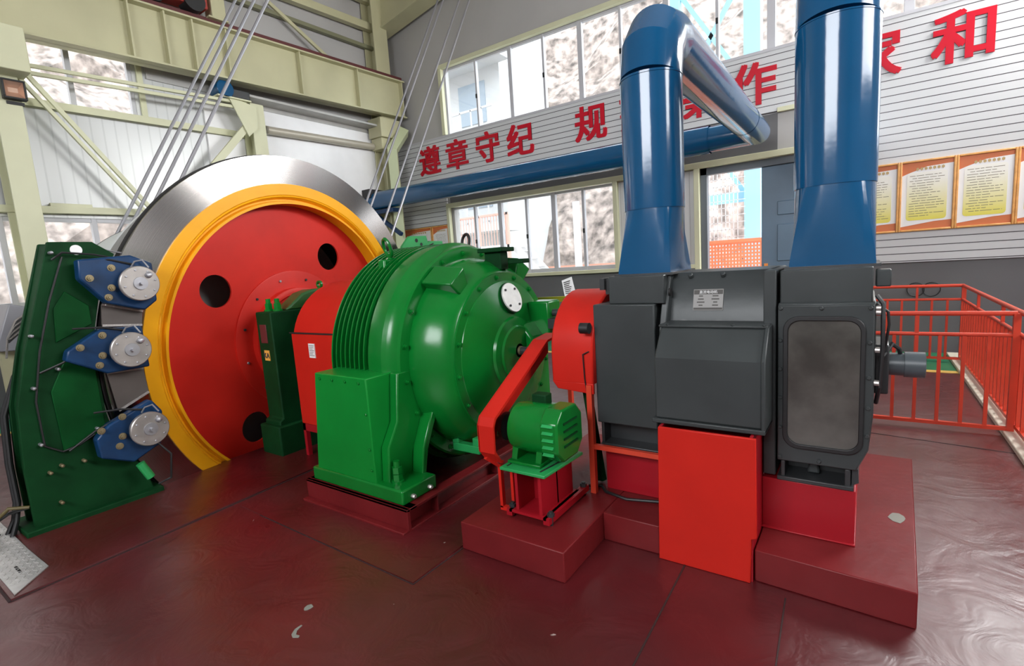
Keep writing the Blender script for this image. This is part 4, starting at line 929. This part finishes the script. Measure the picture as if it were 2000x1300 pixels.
m = MB(); m.lathe([(0, 0.045), (0.015, 0.045)], (-2.62, 2.24, 0.262), (0, 0, 1), 18); m.lathe([(0.015, 0.036), (0.06, 0.036)], (-2.62, 2.24, 0.262), (0, 0, 1), 6); m.lathe([(0.065, 0.036), (0.11, 0.036)], (-2.62, 2.24, 0.262), (0, 0, 1), 6); m.lathe([(0.11, 0.024), (0.15, 0.022)], (-2.62, 2.24, 0.262), (0, 0, 1), 12); m.build('anchor_bolt', GREEN, rd)
for y in (2.22, 2.38):
    m = MB(); m.bolt((-2.47, y, 0.20), (1, 0, 0), 0.016, 0.03); m.build('jack_screw', CAPM, rd)
m = MB(); m.box(-2.60, -2.34, 2.80, 2.86, 0.30, 0.36); m.box(-2.60, -2.54, 2.80, 2.86, 0.36, 0.42); m.box(-2.40, -2.34, 2.80, 2.86, 0.36, 0.42); m.build('drip_bracket', LGREEN, rd, bevel=0.004)
# red channel frame the reducer stands on
fr = thing('reducer_base_frame', (-2.95, 3.2, 0), 'maroon steel channel frame under the ribbed green reducer', 'base frame')
m = MB(); m.box(-3.52, -2.41, 2.107, 2.135, 0, 0.16); m.box(-3.52, -2.41, 2.06, 2.107, 0.0, 0.02); m.box(-3.52, -2.41, 2.107, 2.20, 0.14, 0.16); m.build('channel', MAROON, fr, bevel=0.004)
m = MB(); m.box(-2.50, -2.48, 2.135, 4.42, 0.02, 0.14); m.box(-2.50, -2.41, 2.135, 4.42, 0.14, 0.16); m.box(-2.50, -2.41, 2.135, 4.42, 0.0, 0.02)
for y in (2.40, 3.1, 3.8): m.box(-2.48, -2.42, y, y+0.015, 0.02, 0.14)
m.build('channel', MAROON, fr, bevel=0.003)
m = MB(); m.box(-3.52, -3.42, 2.135, 4.42, 0, 0.16); m.build('channel', MAROON, fr, bevel=0.004)
m = MB(); m.box(-3.42, -2.5, 4.36, 4.42, 0, 0.16); m.build('channel', MAROON, fr, bevel=0.004)

# ================================================================== PLINTHS
m = MB(); m.prism([(-1.98, 2.14), (-1.27, 2.14), (-1.27, 3.9), (-1.98, 3.9)], 'z', 0, 0.175)
tag(m.build('machine_plinth', MAROON, bevel=0.006), 'low maroon plinth under the little green motor', 'plinth')
m = MB(); m.prism([(-1.27, 2.635), (-0.925, 2.635), (-0.925, 2.96), (-0.43, 2.96), (-0.43, 2.635), (0.222, 2.60), (0.30, 4.3), (-1.27, 4.3)], 'z', 0, 0.172)
tag(m.build('machine_plinth', MAROON, bevel=0.006), 'long maroon plinth carrying the grey motor', 'plinth')

# ================================================================== SHAFT HOOD, BELT GUARD, SMALL MOTOR
hd = thing('shaft_hood', (-1.55, 3.25, 0.17), 'red rounded hood over the shaft between reducer and grey motor', 'hood')
def arch(yc, r, zc, zb, n=16): return [(yc-r, zb)]+[(yc-r*math.cos(PI*k/n), zc+r*math.sin(PI*k/n)) for k in range(n+1)]+[(yc+r, zb)]
A1 = arch(3.25, 0.40, 1.09, 0.90)
m = MB(); m.rings([[Vector((-1.70, y, z)) for y, z in A1], [Vector((-1.40, y, z)) for y, z in A1]]); m.build('hood', RED, hd, bevel=0.012)
m = MB(); m.prism([(-1.66, 0.86), (-1.40, 0.84), (-1.40, 0.91), (-1.70, 0.91)], 'y', 2.85, 2.87); m.build('lower_flap', RED, hd, bevel=0.004)
for x in (-1.43,):
    m = MB(); m.box(x-0.018, x+0.018, 2.84, 2.876, 0.172, 0.90); m.build('post', ORED, hd)
m = MB(); m.box(-1.68, -1.64, 3.6, 3.64, 0.172, 0.95); m.build('post', ORED, hd)
m = MB(); m.box(-1.43, -0.93, 2.845, 2.875, 0.478, 0.508); m.build('cross_rail', ORED, hd)
m = MB(); m.cyl((-1.46, 2.83, 1.27), (-1.40, 2.83, 1.27), 0.035, 16); m.build('sensor', BLACK, hd)
m = MB(); m.tube([(-1.42, 2.845, 1.12), (-1.46, 2.84, 1.10), (-1.455, 2.84, 0.95), (-1.45, 2.85, 0.86)], 0.004, 6); m.build('sensor_wire', BLACK, hd)
# tilted card leaning on the hood
cd_ = MB()
pA, pB, pC, pD = Vector((-1.924, 3.45, 1.545)), Vector((-1.833, 3.44, 1.572)), Vector((-1.79, 3.42, 1.434)), Vector((-1.893, 3.43, 1.425))
pl = pA.lerp(pC, .5); nn = (pB-pA).cross(pD-pA).normalized()*0.004
cd_.add([pA, pB, pC, pD, pA+nn, pB+nn, pC+nn, pD+nn], [(0,1,2,3),(7,6,5,4),(0,4,5,1),(1,5,6,2),(2,6,7,3),(3,7,4,0)])
cdt = thing('notice_card', pD, 'white tilted card standing on the rail behind the red hood', 'card')
cd_.build('card', PAPER, cdt, smooth=0)
cl = MB()
for i in range(7):
    a = pA.lerp(pD, 0.18+0.11*i).lerp(pB.lerp(pC, 0.18+0.11*i), 0.15); b = pA.lerp(pD, 0.18+0.11*i).lerp(pB.lerp(pC, 0.18+0.11*i), 0.8-0.08*(i % 3))
    off = -nn.normalized()*0.003*(1 if nn.y > 0 else -1)
    cl.bar(a+off, b+off, 0.003, 0.006, (0, 0, 1))
cl.build('lettering', INK, cdt, smooth=0)
rl = thing('back_guard_rail', (-2.2, 4.15, 0.0), 'yellow-green topped guard bar behind the reducer and red hood', 'guard rail')
m = MB(); m.bar((-2.60, 4.18, 1.335), (-1.85, 4.12, 1.355), 0.04, 0.05); m.build('rail', mat('lime_rail_paint', (0.35, 0.33, 0.02), 0.45), rl)
for x in (-2.28, -1.90):
    m = MB(); m.box(x-0.02, x+0.02, 4.13, 4.17, 0.0, 1.35); m.build('post', ORED, rl)

# belt guard: bent red channel running from the shaft down to the motor pulley
bg_ = thing('belt_guard', (-1.87, 2.45, 0.175), 'bent red belt guard sloping from the hood down to the little green motor', 'belt guard')
path = [(3.14, 1.185), (2.96, 1.165), (2.30, 0.80), (2.275, 0.75), (2.275, 0.585), (2.34, 0.505), (2.36, 0.505)]
inner = [(3.14, 1.170), (2.965, 1.149), (2.315, 0.788), (2.29, 0.745), (2.29, 0.592), (2.348, 0.518), (2.36, 0.518)]
m = MB(); m.prism(path+inner[::-1], 'x', -1.90, -1.785); m.build('outer_band', RED, bg_, smooth=20)
m = MB(); m.prism(path[:5]+[(2.42, 0.56), (2.47, 0.68), (3.14, 1.04)], 'x', -1.905, -1.893); m.build('back_plate', RED, bg_, bevel=0.002)
m = MB(); m.bar((-1.885, 2.31, 0.535), (-1.84, 2.40, 0.45), 0.03, 0.02); m.box(-1.85, -1.83, 2.38, 2.41, 0.19, 0.47); m.box(-1.76, -1.74, 2.38, 2.41, 0.19, 0.47); m.box(-1.85, -1.74, 2.38, 2.41, 0.175, 0.20); m.build('stay', RED, bg_)

sm = thing('small_motor', (-1.58, 2.5, 0.51), 'little green electric motor with louvred fan cover on a flat green plate', 'motor')
MY, MZ = 2.50, 0.705
m = MB(); m.lathe([(0, 0.12), (0.015, 0.145), (0.045, 0.15), (0.05, 0.15), (0.055, 0.152), (0.25, 0.152), (0.255, 0.148)], (-1.755, MY, MZ), (1, 0, 0), 40); m.build('body', GREEN, sm)
m = MB(); m.lathe([(0, 0.06), (0.06, 0.06)], (-1.79, MY, MZ), (1, 0, 0), 20); m.lathe([(0, 0.075), (0.01, 0.09), (0.035, 0.09), (0.045, 0.075)], (-1.865, MY, MZ-0.02), (1, 0, 0), 32); m.cyl((-1.84, MY, MZ), (-1.75, MY, MZ), 0.03, 16); m.build('pulley', DGREY, sm)
m = MB(); oc = [(MY+0.155*s_*c_, MZ+0.155*t_*d_2) for s_, t_, c_, d_2 in ((1, 1, 1, .55), (1, 1, .55, 1), (-1, 1, .55, 1), (-1, 1, 1, .55), (-1, -1, 1, .55), (-1, -1, .55, 1), (1, -1, .55, 1), (1, -1, 1, .55))]
m.prism(oc, 'x', -1.505, -1.39); fcv = m.build('fan_cover', GREEN, sm, bevel=0.012)
m = MB()
for k in range(5):
    z = MZ-0.085+k*0.042; m.add([(-1.485, MY-0.155, z), (-1.415, MY-0.155, z), (-1.415, MY-0.172, z-0.012), (-1.485, MY-0.172, z-0.012), (-1.485, MY-0.155, z-0.02), (-1.415, MY-0.155, z-0.02)], [(0,1,2,3),(3,2,5,4),(0,3,4),(1,5,2)])
m.build('louvres', LGREEN, fcv, smooth=0)
m = MB()
for k in range(4):
    z = MZ-0.07+k*0.045; m.box(-1.391, -1.384, MY-0.08, MY+0.08, z, z+0.012)
m.build('grille', DGREEN, fcv)
m = MB(); m.prism([(MY-0.12, 0.525), (MY-0.10, 0.60), (MY-0.06, 0.62), (MY+0.06, 0.62), (MY+0.10, 0.60), (MY+0.12, 0.525)], 'x', -1.74, -1.70); m.prism([(MY-0.12, 0.525), (MY-0.10, 0.60), (MY-0.06, 0.62), (MY+0.06, 0.62), (MY+0.10, 0.60), (MY+0.12, 0.525)], 'x', -1.57, -1.53); m.box(-1.75, -1.52, MY-0.15, MY+0.15, 0.512, 0.53); m.build('foot', GREEN, sm, bevel=0.004)
m = MB(); m.box(-1.66, -1.56, MY+0.02, MY+0.10, MZ+0.13, MZ+0.20); m.build('terminal_box', DGREEN, sm, bevel=0.008)
ms = thing('motor_stand', (-1.6, 2.5, 0.175), 'red beam pedestal topped by a green slotted plate under the little motor', 'stand')
m = MB(); m.prism([(-1.76, 2.28), (-1.45, 2.28), (-1.42, 2.70), (-1.74, 2.74)], 'z', 0.492, 0.510); m.build('top_plate', LGREEN, ms, bevel=0.003)
m = MB(); m.box(-1.73, -1.72, 2.31, 2.40, 0.5095, 0.512); m.bar((-1.50, 2.32, 0.511), (-1.455, 2.62, 0.511), 0.012, 0.002); m.build('slot', DARKIN, ms)
m = MB(); m.box(-1.535, -1.515, 2.34, 2.72, 0.23, 0.492); m.box(-1.70, -1.68, 2.34, 2.72, 0.23, 0.492); m.box(-1.70, -1.515, 2.52, 2.535, 0.23, 0.492); m.build('web', CRED, ms)
m = MB(); m.box(-1.74, -1.48, 2.32, 2.74, 0.215, 0.23); m.box(-1.50, -1.46, 2.32, 2.84, 0.19, 0.23); m.box(-1.76, -1.72, 2.32, 2.84, 0.19, 0.23); m.build('base_flange', CRED, ms)
for x, y in ((-1.47, 2.36), (-1.74, 2.36), (-1.48, 2.80)):
    m = MB(); m.cyl((x, y, 0.174), (x, y, 0.26), 0.012, 10); m.lathe([(0, 0.022), (0.02, 0.022)], (x, y, 0.23), (0, 0, 1), 6); m.build('anchor', DGREY, ms)
# green raking strut and black hose behind the small motor
m = MB(); m.bar((-1.56, 3.05, 0.90), (-1.45, 3.02, 0.19), 0.04, 0.05); tag(m.build('raking_strut', DGREEN), 'dark green raking strut below the red hood', 'strut')
m = MB(); m.tube([(-1.50, 2.9, 0.19), (-1.42, 2.95, 0.184), (-1.36, 2.88, 0.184), (-1.2, 2.84, 0.184), (-1.0, 2.90, 0.184)], 0.010, 8)
tag(m.build('floor_cable', BLACK), 'black cable lying on the plinth at the foot of the grey motor', 'cable')

# ================================================================== GREY MOTOR
gm = thing('grey_motor', (-0.67, 3.25, 0.17), 'large dark grey direct current motor with inspection window and terminal box', 'motor')
Y0, Y1 = 2.90, 3.62
m = MB(); m.box(-1.405, -1.01, Y0, Y1, 0.645, 1.41); m.build('end_casing', GREY, gm, bevel=0.008)
m = MB(); m.box(-1.305, -0.96, Y0+0.03, Y1-0.02, 1.41, 1.578); m.build('inlet_box', GREY, gm, bevel=0.006)
m = MB(); m.box(-1.36, -1.33, Y0+0.02, Y1, 1.50, 1.57); m.box(-1.335, -1.30, Y0+0.05, Y0+0.16, 1.47, 1.565); m.build('side_bracket', DGREY, gm)
m = MB(); m.box(-1.39, -1.37, Y0+0.02, Y1, 0.485, 0.645); m.box(-1.02, -1.0, Y0+0.02, Y1, 0.485, 0.645); m.box(-1.39, -1.0, Y0+0.12, Y1, 0.485, 0.645); m.box(-1.39, -1.0, Y0+0.0, Y1, 0.485, 0.51); m.build('foot_box', DGREY, gm, bevel=0.005)
# middle frame
m = MB(); m.prism([(2.98, 0.48), (2.98, 1.26), (3.06, 1.545), (3.10, 1.578), (3.60, 1.578), (3.60, 0.48)], 'x', -1.0, -0.40); m.build('field_frame', GREY, gm, bevel=0.01)
m = MB(); m.prism([(2.90, 0.48), (2.90, 1.26), (3.02, 1.578), (3.4, 1.578), (3.4, 0.48)], 'x', -0.985, -0.945); m.prism([(2.90, 0.48), (2.90, 1.578), (3.4, 1.578), (3.4, 0.48)], 'x', -0.43, -0.37); m.build('frame_rib', GREY, gm, bevel=0.006)
m = MB(); m.cyl((-0.9445, 2.985, 1.475), (-0.935, 2.985, 1.475), 0.022, 20); m.build('lifting_hole', DARKIN, gm)
# name plate on the sloped face
sl0 = Vector((0, 2.98, 1.26)); sl1 = Vector((0, 3.06, 1.545)); up_ = (sl1-sl0).normalized(); nf = Vector((0, -up_.z, up_.y))
pc0 = Vector((-0.735, 0, 0)) + sl0.lerp(sl1, 0.56)
m = MB(); m.bar(pc0-up_*0.062+nf*0.002, pc0+up_*0.062+nf*0.002, 0.165, 0.006, nf); np_ = m.build('name_plate', mat('plate_silver', (0.22, 0.21, 0.20), 0.45, 0.0), gm, bevel=0.001)
m = MB(); m.bar(pc0+up_*0.032+nf*0.005, pc0+up_*0.058+nf*0.005, 0.158, 0.002, nf); m.bar(pc0-up_*0.058+nf*0.005, pc0-up_*0.046+nf*0.005, 0.158, 0.002, nf)
for k in range(4):
    for j in range(2):
        c0 = pc0+up_*(0.022-0.018*k)+nf*0.005+Vector((-0.04+0.08*j, 0, 0)); m.bar(c0-up_*0.0035, c0+up_*0.0035, 0.022+0.01*((k+j) % 3), 0.002, nf)
m.build('print', INK, np_, smooth=0)
text_mesh('lettering', '直流电动机', 0.020, PAPER, pc0+up_*0.045+nf*0.0065, (1, 0, 0), up_, 0.0005, 0.0, np_)
for k, x in enumerate((-0.86, -0.67)):
    m = MB(); c0 = Vector((x, 0, 0))+sl0.lerp(sl1, 0.10); m.lathe([(0, 0.022), (0.010, 0.022)], c0, nf, 20); m.lathe([(0.010, 0.011), (0.014, 0.011)], c0, nf, 6); m.build('socket_screw', DGREY, gm)
for k, x in enumerate((-0.84, -0.66)):
    m = MB(); c0 = Vector((x, 3.06, 1.552)); m.bolt(c0, (0, -0.6, 0.8), 0.014, 0.02); m.build('frame_bolt', GREY, gm)
# terminal box with sloped lid
P = [(2.985, 0.80), (2.985, 1.292), (2.80, 1.292), (2.78, 1.275), (2.672, 1.14), (2.668, 0.80)]
m = MB(); m.prism(P, 'x', -0.94, -0.40); tb = m.build('terminal_box', GREY, gm, bevel=0.01)
m = MB(); m.box(-0.955, -0.385, 2.655, 2.985, 0.775, 0.80); m.prism([(2.66, 0.78), (2.66, 1.145), (2.775, 1.29), (2.80, 1.30), (2.985, 1.30), (2.985, 0.78)], 'x', -0.405, -0.385); m.box(-0.95, -0.39, 2.79, 2.985, 1.29, 1.305); m.build('lid_edge', GREY, tb, bevel=0.005)
for x, z in ((-0.9, 1.298), (-0.56, 1.298), (-0.41, 1.298)):
    m = MB(); m.bolt((x, 2.80, z), (0, -0.3, 1), 0.010, 0.014); m.build('lid_screw', GREY, tb)
# commutator end with inspection window
m = MB(); m.box(-0.355, 0.035, Y0+0.02, Y1, 1.405, 1.574); m.build('outlet_box', GREY, gm, bevel=0.006)
m = MB(); m.prism([(-0.362, 0.57), (-0.01, 0.57), (0.035, 0.68), (0.05, 0.86), (0.05, 1.41), (-0.362, 1.41)], 'y', Y0, Y1); m.build('commutator_casing', GREY, gm, bevel=0.01)
def rrect(x0, x1, z0, z1, r, n=6):
    P = []
    for cx, cz, s0 in ((x1-r, z1-r, 0), (x0+r, z1-r, 90), (x0+r, z0+r, 180), (x1-r, z0+r, 270)):
        P += [(cx+r*math.cos(math.radians(s0+90*k/n)), cz+r*math.sin(math.radians(s0+90*k/n))) for k in range(n+1)]
    return P
ro = rrect(-0.335, 0.012, 0.655, 1.345, 0.07); ri = rrect(-0.312, -0.008, 0.680, 1.322, 0.055)
dor = MB(); dor.prism([(-0.36, 0.575), (-0.012, 0.575), (0.033, 0.69), (0.044, 0.87), (0.044, 1.40), (-0.36, 1.40)], 'y', Y0-0.016, Y0); dor_o = dor.build('inspection_door', GREY, gm, bevel=0.006)
m = MB(); n = len(ro)
m.add([(x, Y0-0.032, z) for x, z in ro]+[(x, Y0-0.032, z) for x, z in ri]+[(x, Y0-0.016, z) for x, z in ro]+[(x, Y0-0.016, z) for x, z in ri],
      [(i, (i+1) % n, n+(i+1) % n, n+i) for i in range(n)]+[(i, 2*n+i, 2*n+(i+1) % n, (i+1) % n) for i in range(n)]+[(n+i, n+(i+1) % n, 3*n+(i+1) % n, 3*n+i) for i in range(n)])
m.build('window_seal', BLACK, dor_o, bevel=0.004)
m = MB(); m.prism(ri, 'y', Y0-0.022, Y0-0.0162); m.build('window_glass', SMOKE, dor_o, smooth=0)
for x, z in [(-0.347, z) for z in (1.385, 1.22, 1.07, 0.92, 0.76, 0.60)]+[(0.027, z) for z in (1.385, 1.22, 1.05, 0.90, 0.76)]+[(-0.17, 1.385), (-0.17, 0.60)]:
    m = MB(); m.bolt((x, Y0-0.016, z), (0, -1, 0), 0.010, 0.012); m.build('door_screw', GREY, dor_o)
m = MB(); m.box(-0.345, -0.325, Y0+0.0, Y1, 0.465, 0.57); m.box(-0.06, -0.035, Y0, Y1, 0.465, 0.57); m.box(-0.345, -0.03, Y0+0.16, Y1, 0.465, 0.57); m.box(-0.362, -0.02, Y0-0.01, Y1, 0.462, 0.485); m.build('foot_box', DGREY, gm, bevel=0.004)
m = MB(); m.prism([(-0.03, 0.48), (0.0, 0.50), (-0.005, 0.57), (-0.03, 0.57)], 'y', Y0+0.02, Y1); m.build('foot_cheek', DGREY, gm)
m = MB(); m.prism([(-0.23, 0.49), (-0.17, 0.49), (-0.18, 0.555), (-0.22, 0.555)], 'y', Y0+0.08, Y0+0.14); m.build('drain_lug', GREY, gm, bevel=0.01)
m = MB(); m.box(0.045, 0.105, 2.98, 3.10, 1.475, 1.556); m.build('top_switch', GREY, gm, bevel=0.006)
m = MB(); m.box(0.05, 0.11, 3.06, 3.34, 0.93, 1.18); tgb = m.build('encoder_bracket', DGREY, gm, bevel=0.008)
m = MB(); m.lathe([(0, 0.058), (0.075, 0.058), (0.076, 0.065), (0.158, 0.065), (0.16, 0.06)], (0.10, 3.2, 1.06), (1, 0, 0), 28); m.build('tacho_generator', mat('slate_grey_paint', (0.07, 0.085, 0.095), 0.35), gm)
m = MB(); m.tube([(0.05, 2.92, 1.44), (0.075, 2.91, 1.40), (0.078, 2.91, 1.2), (0.07, 2.92, 1.0), (0.06, 3.0, 0.9)], 0.010, 8); m.tube([(0.05, 2.93, 1.40), (0.095, 2.93, 1.36), (0.10, 2.93, 1.3), (0.09, 2.95, 1.20), (0.07, 3.0, 1.12)], 0.006, 8)
m.tube([(0.08, 3.05, 1.12), (0.12, 3.1, 1.18), (0.15, 3.15, 1.15), (0.16, 3.2, 1.11)], 0.010, 8); m.build('conduit', BLACK, gm)
m = MB()
for z in (1.38, 1.36, 1.18, 1.02): m.lathe([(0, 0.014), (0.02, 0.014)], (0.05, 2.915, z), (1, -0.2, 0), 10)
m.build('conduit_gland', CAPM, gm)
# red bases under the motor
m = MB(); m.box(-0.435, -0.012, 2.90, 3.7, 0.172, 0.46); m.box(-0.44, -0.008, 2.885, 3.7, 0.172, 0.182)
tag(m.build('box_plinth', CRED, bevel=0.004), 'crimson box base under the inspection window end of the grey motor', 'motor base')
m = MB(); m.box(-1.385, -1.0, 2.96, 3.7, 0.172, 0.483)
tag(m.build('box_plinth', CRED, bevel=0.004), 'crimson box base under the end of the grey motor beside the hood', 'motor base')
pn_ = thing('cable_duct_panel', (-0.68, 2.7, 0), 'bright red upright cable box below the grey terminal box', 'cable box')
m = MB(); m.prism([(-0.918, 0.0), (-0.905, 0.772), (-0.418, 0.772), (-0.415, 0.25), (-0.44, 0.24), (-0.445, 0.0)], 'y', 2.60, 2.618); m.build('front_panel', RED, pn_, bevel=0.004)
m = MB(); m.box(-0.905, -0.89, 2.618, 2.95, 0.0, 0.772); m.box(-0.45, -0.436, 2.618, 2.95, 0.0, 0.772); m.box(-0.89, -0.45, 2.935, 2.95, 0.0, 0.772); m.build('casing', CRED, pn_)

# ================================================================== BLUE DUCTS
def circle_pts(cx, cy, z, r, n): return [Vector((cx+r*math.cos(2*PI*i/n), cy+r*math.sin(2*PI*i/n), z)) for i in range(n)]
def rect_pts(x0, x1, y0, y1, z, n):
    # n points matched by angle, n multiple of 8
    out = []; cx, cy = (x0+x1)/2, (y0+y1)/2; hx, hy = (x1-x0)/2, (y1-y0)/2
    for i in range(n):
        a = 2*PI*i/n; c, s = math.cos(a), math.sin(a); k = 1/max(abs(c), abs(s)); out.append(Vector((cx+hx*c*k, cy+hy*s*k, z)))
    return out
def transition(parent, rect, circ, n=40):
    z0, z1 = rect[4], circ[2]; R = rect_pts(*rect[:4], z0, n); Cc = circle_pts(circ[0], circ[1], z1, circ[3], n)
    m = MB(); m.rings([R, [p+Vector((0, 0, 0.02)) for p in R], [r.lerp(c, 0.97) for r, c in zip([p+Vector((0, 0, 0.02)) for p in R], Cc)], Cc], False, False)
    o = m.build('transition', BLUE, parent, smooth=28)
    f = MB(); x0, x1, y0, y1 = rect[:4]; f.box(x0-0.02, x1+0.02, y0-0.02, y1+0.02, z0-0.008, z0+0.006); f.build('flange', DGREY, o)
    return o
d1 = thing('blue_duct', (-0.14, 3.2, 1.58), 'thick glossy blue upright duct over the inspection window end of the grey motor', 'air duct')
transition(d1, (-0.325, 0.045, 3.012, 3.45, 1.580), (-0.14, 3.2, 2.0, 0.180))
m = MB(); m.tube([(-0.14, 3.2, 1.985), (-0.14, 3.2, 2.775)], 0.1845, 48, True); m.build('upright', BLUE, d1)
m = MB(); m.tube([(-0.14, 3.2, 2.76), (-0.14, 3.23, 2.92), (-0.14, 3.34, 3.06), (-0.14, 3.52, 3.12)], 0.1848, 48, True); m.build('elbow', BLUE, d1, smooth=20)
m = MB(); m.tube([(-0.14, 3.52, 3.12), (-0.14, 9.48, 3.12)], 0.184, 48, False); m.build('level_run', BLUE, d1)
d2 = thing('blue_duct', (-1.1, 3.2, 1.58), 'glossy blue duct with a mitred elbow crossing to the wall and running along it', 'air duct')
transition(d2, (-1.27, -0.945, 3.012, 3.45, 1.582), (-1.095, 3.2, 1.985, 0.179))
m = MB(); m.tube([(-1.095, 3.2, 1.975), (-1.095, 3.2, 2.755)], 0.1835, 48, True); m.build('upright', BLUE, d2)
ex, ey, ez = -1.095, 3.2, 2.74
m = MB(); m.tube([(ex, ey, ez), (ex, ey+0.035, ez+0.17), (ex-0.004, ey+0.14, ez+0.28), (ex-0.01, ey+0.32, ez+0.325)], 0.1838, 48, True); m.build('elbow', BLUE, d2, smooth=20)
for dd, (bx, by, bz) in ((d1, (-0.14, 3.2, 2.77)), (d2, (-1.095, 3.2, 2.745))):
    m = MB(); m.lathe([(-0.005, 0.183), (-0.003, 0.1872), (0.003, 0.1872), (0.005, 0.183)], (bx, by, bz), (0, 0, 1), 48, False, False); m.build('weld_bead', BLUE, dd)
e0 = Vector((ex-0.01, ey+0.31, ez+0.322)); e1 = Vector((-1.365, 8.45, 3.375)); wl_ = Vector((-9.86, 8.45, 3.40))
m = MB(); m.tube([e0, e0.lerp(e1, 0.75)], 0.183, 48, False); m.build('cross_run', BLUE, d2)
m = MB(); m.tube([e0.lerp(e1, 0.748), e1, Vector((-2.0, 8.45, 3.376))], 0.186, 48, False); m.build('mitre_bend', BLUE, d2, smooth=20)
m = MB(); m.tube([(-1.99, 8.45, 3.376), wl_], 0.205, 48, False); m.build('wall_run', BLUE, d2)
m = MB(); m.box(-9.86, -9.60, 8.22, 8.70, 3.46, 3.66); m.build('wall_collar', BLACK, d2, bevel=0.01)
pbk = thing('pipe_bracket', (-9.6, 8.5, 2.9), 'dark blue bracket holding the wall duct near the corner', 'bracket')
m = MB(); m.box(-9.84, -9.0, 8.36, 8.56, 3.08, 3.17); m.build('saddle', CBLUE, pbk)
m = MB(); m.bar((-9.75, 8.46, 3.1), (-8.9, 8.46, 2.55), 0.08, 0.08); m.build('strut', CBLUE, pbk)

# ================================================================== RAILINGS
def railing(name, label, p0, p1, n, h, tall=(), bottom=0.06, skip0=False, skip1=False, second=0.85):
    p0 = Vector(p0); p1 = Vector(p1); d = (p1-p0).normalized()
    t = thing(name, (p0+p1)/2, label, 'railing', 'red steel railings')
    m = MB(); m.tube([p0+Vector((0, 0, h)), p1+Vector((0, 0, h))], 0.021, 12); m.build('top_rail', ORED, t)
    m = MB(); m.tube([p0+Vector((0, 0, second)), p1+Vector((0, 0, second))], 0.017, 12); m.build('mid_rail', ORED, t)
    m = MB(); m.bar(p0+Vector((0, 0, bottom)), p1+Vector((0, 0, bottom)), 0.035, 0.03); m.build('bottom_rail', ORED, t)
    for k in range(n+1):
        q = p0.lerp(p1, k/n)
        if (k == 0 and skip0) or (k == n and skip1): continue
        post = k in (0, n)
        tl = post or k in tall
        m = MB()
        if post: m.bar(q+Vector((0, 0, 0.045 if abs(q.x-1.03) < 0.2 else 0.0)), q+Vector((0, 0, h)), 0.045, 0.045, (0, 1, 0))
        else: m.bar(q+Vector((0, 0, bottom)), q+Vector((0, 0, h if tl else second)), 0.026, 0.026, (0, 1, 0))
        m.build('post' if tl else 'baluster', ORED, t)
    return t
railing('steel_railing', 'red railing facing the viewer beyond the grey motor, five bars showing', (-2.62, 5.62, 0), (1.025, 5.66, 0), 23, 1.03, (4, 9, 14, 19), skip1=False)
railing('steel_railing', 'red railing along the pale kerb, seen almost end on', (1.06, 3.9, 0), (1.06, 8.72, 0), 31, 1.03, (8, 16, 24), bottom=0.09, skip0=False, skip1=True)
railing('steel_railing', 'farthest red railing, in front of the grey wall', (-2.6, 8.74, 0), (1.07, 8.76, 0), 23, 1.03, (5, 10, 16, 20))

# bare patch and loose paint flakes on the floor and plinth
for (x, y, z, r, lb) in ((-2.34, 1.32, 0.0, 0.022, 'small pale paint chip on the floor, the round one'), (0.18, 3.32, 0.172, 0.05, 'grey bare patch on the long plinth where paint has peeled')):
    rn = random.Random(int(x*100)); m = MB(); P = [(x+r*(0.6+0.5*rn.random())*math.cos(2*PI*k/9), y+r*1.3*(0.6+0.5*rn.random())*math.sin(2*PI*k/9)) for k in range(9)]
    m.prism(P, 'z', z+0.0005, z+0.002); tag(m.build('paint_chip', mat('bare_concrete', (0.22, 0.22, 0.19), 0.8), smooth=0), lb, 'paint chip')
m = MB(); m.prism([(-2.255, 1.225), (-2.245, 1.225), (-2.235, 1.19), (-2.215, 1.172), (-2.19, 1.176), (-2.185, 1.165), (-2.21, 1.150), (-2.235, 1.160), (-2.255, 1.19)], 'z', 0.0005, 0.002)
tag(m.build('paint_chip', mat('bare_concrete', (0.22, 0.22, 0.19), 0.8), smooth=0), 'curled comma shaped pale chip on the floor in front', 'paint chip')
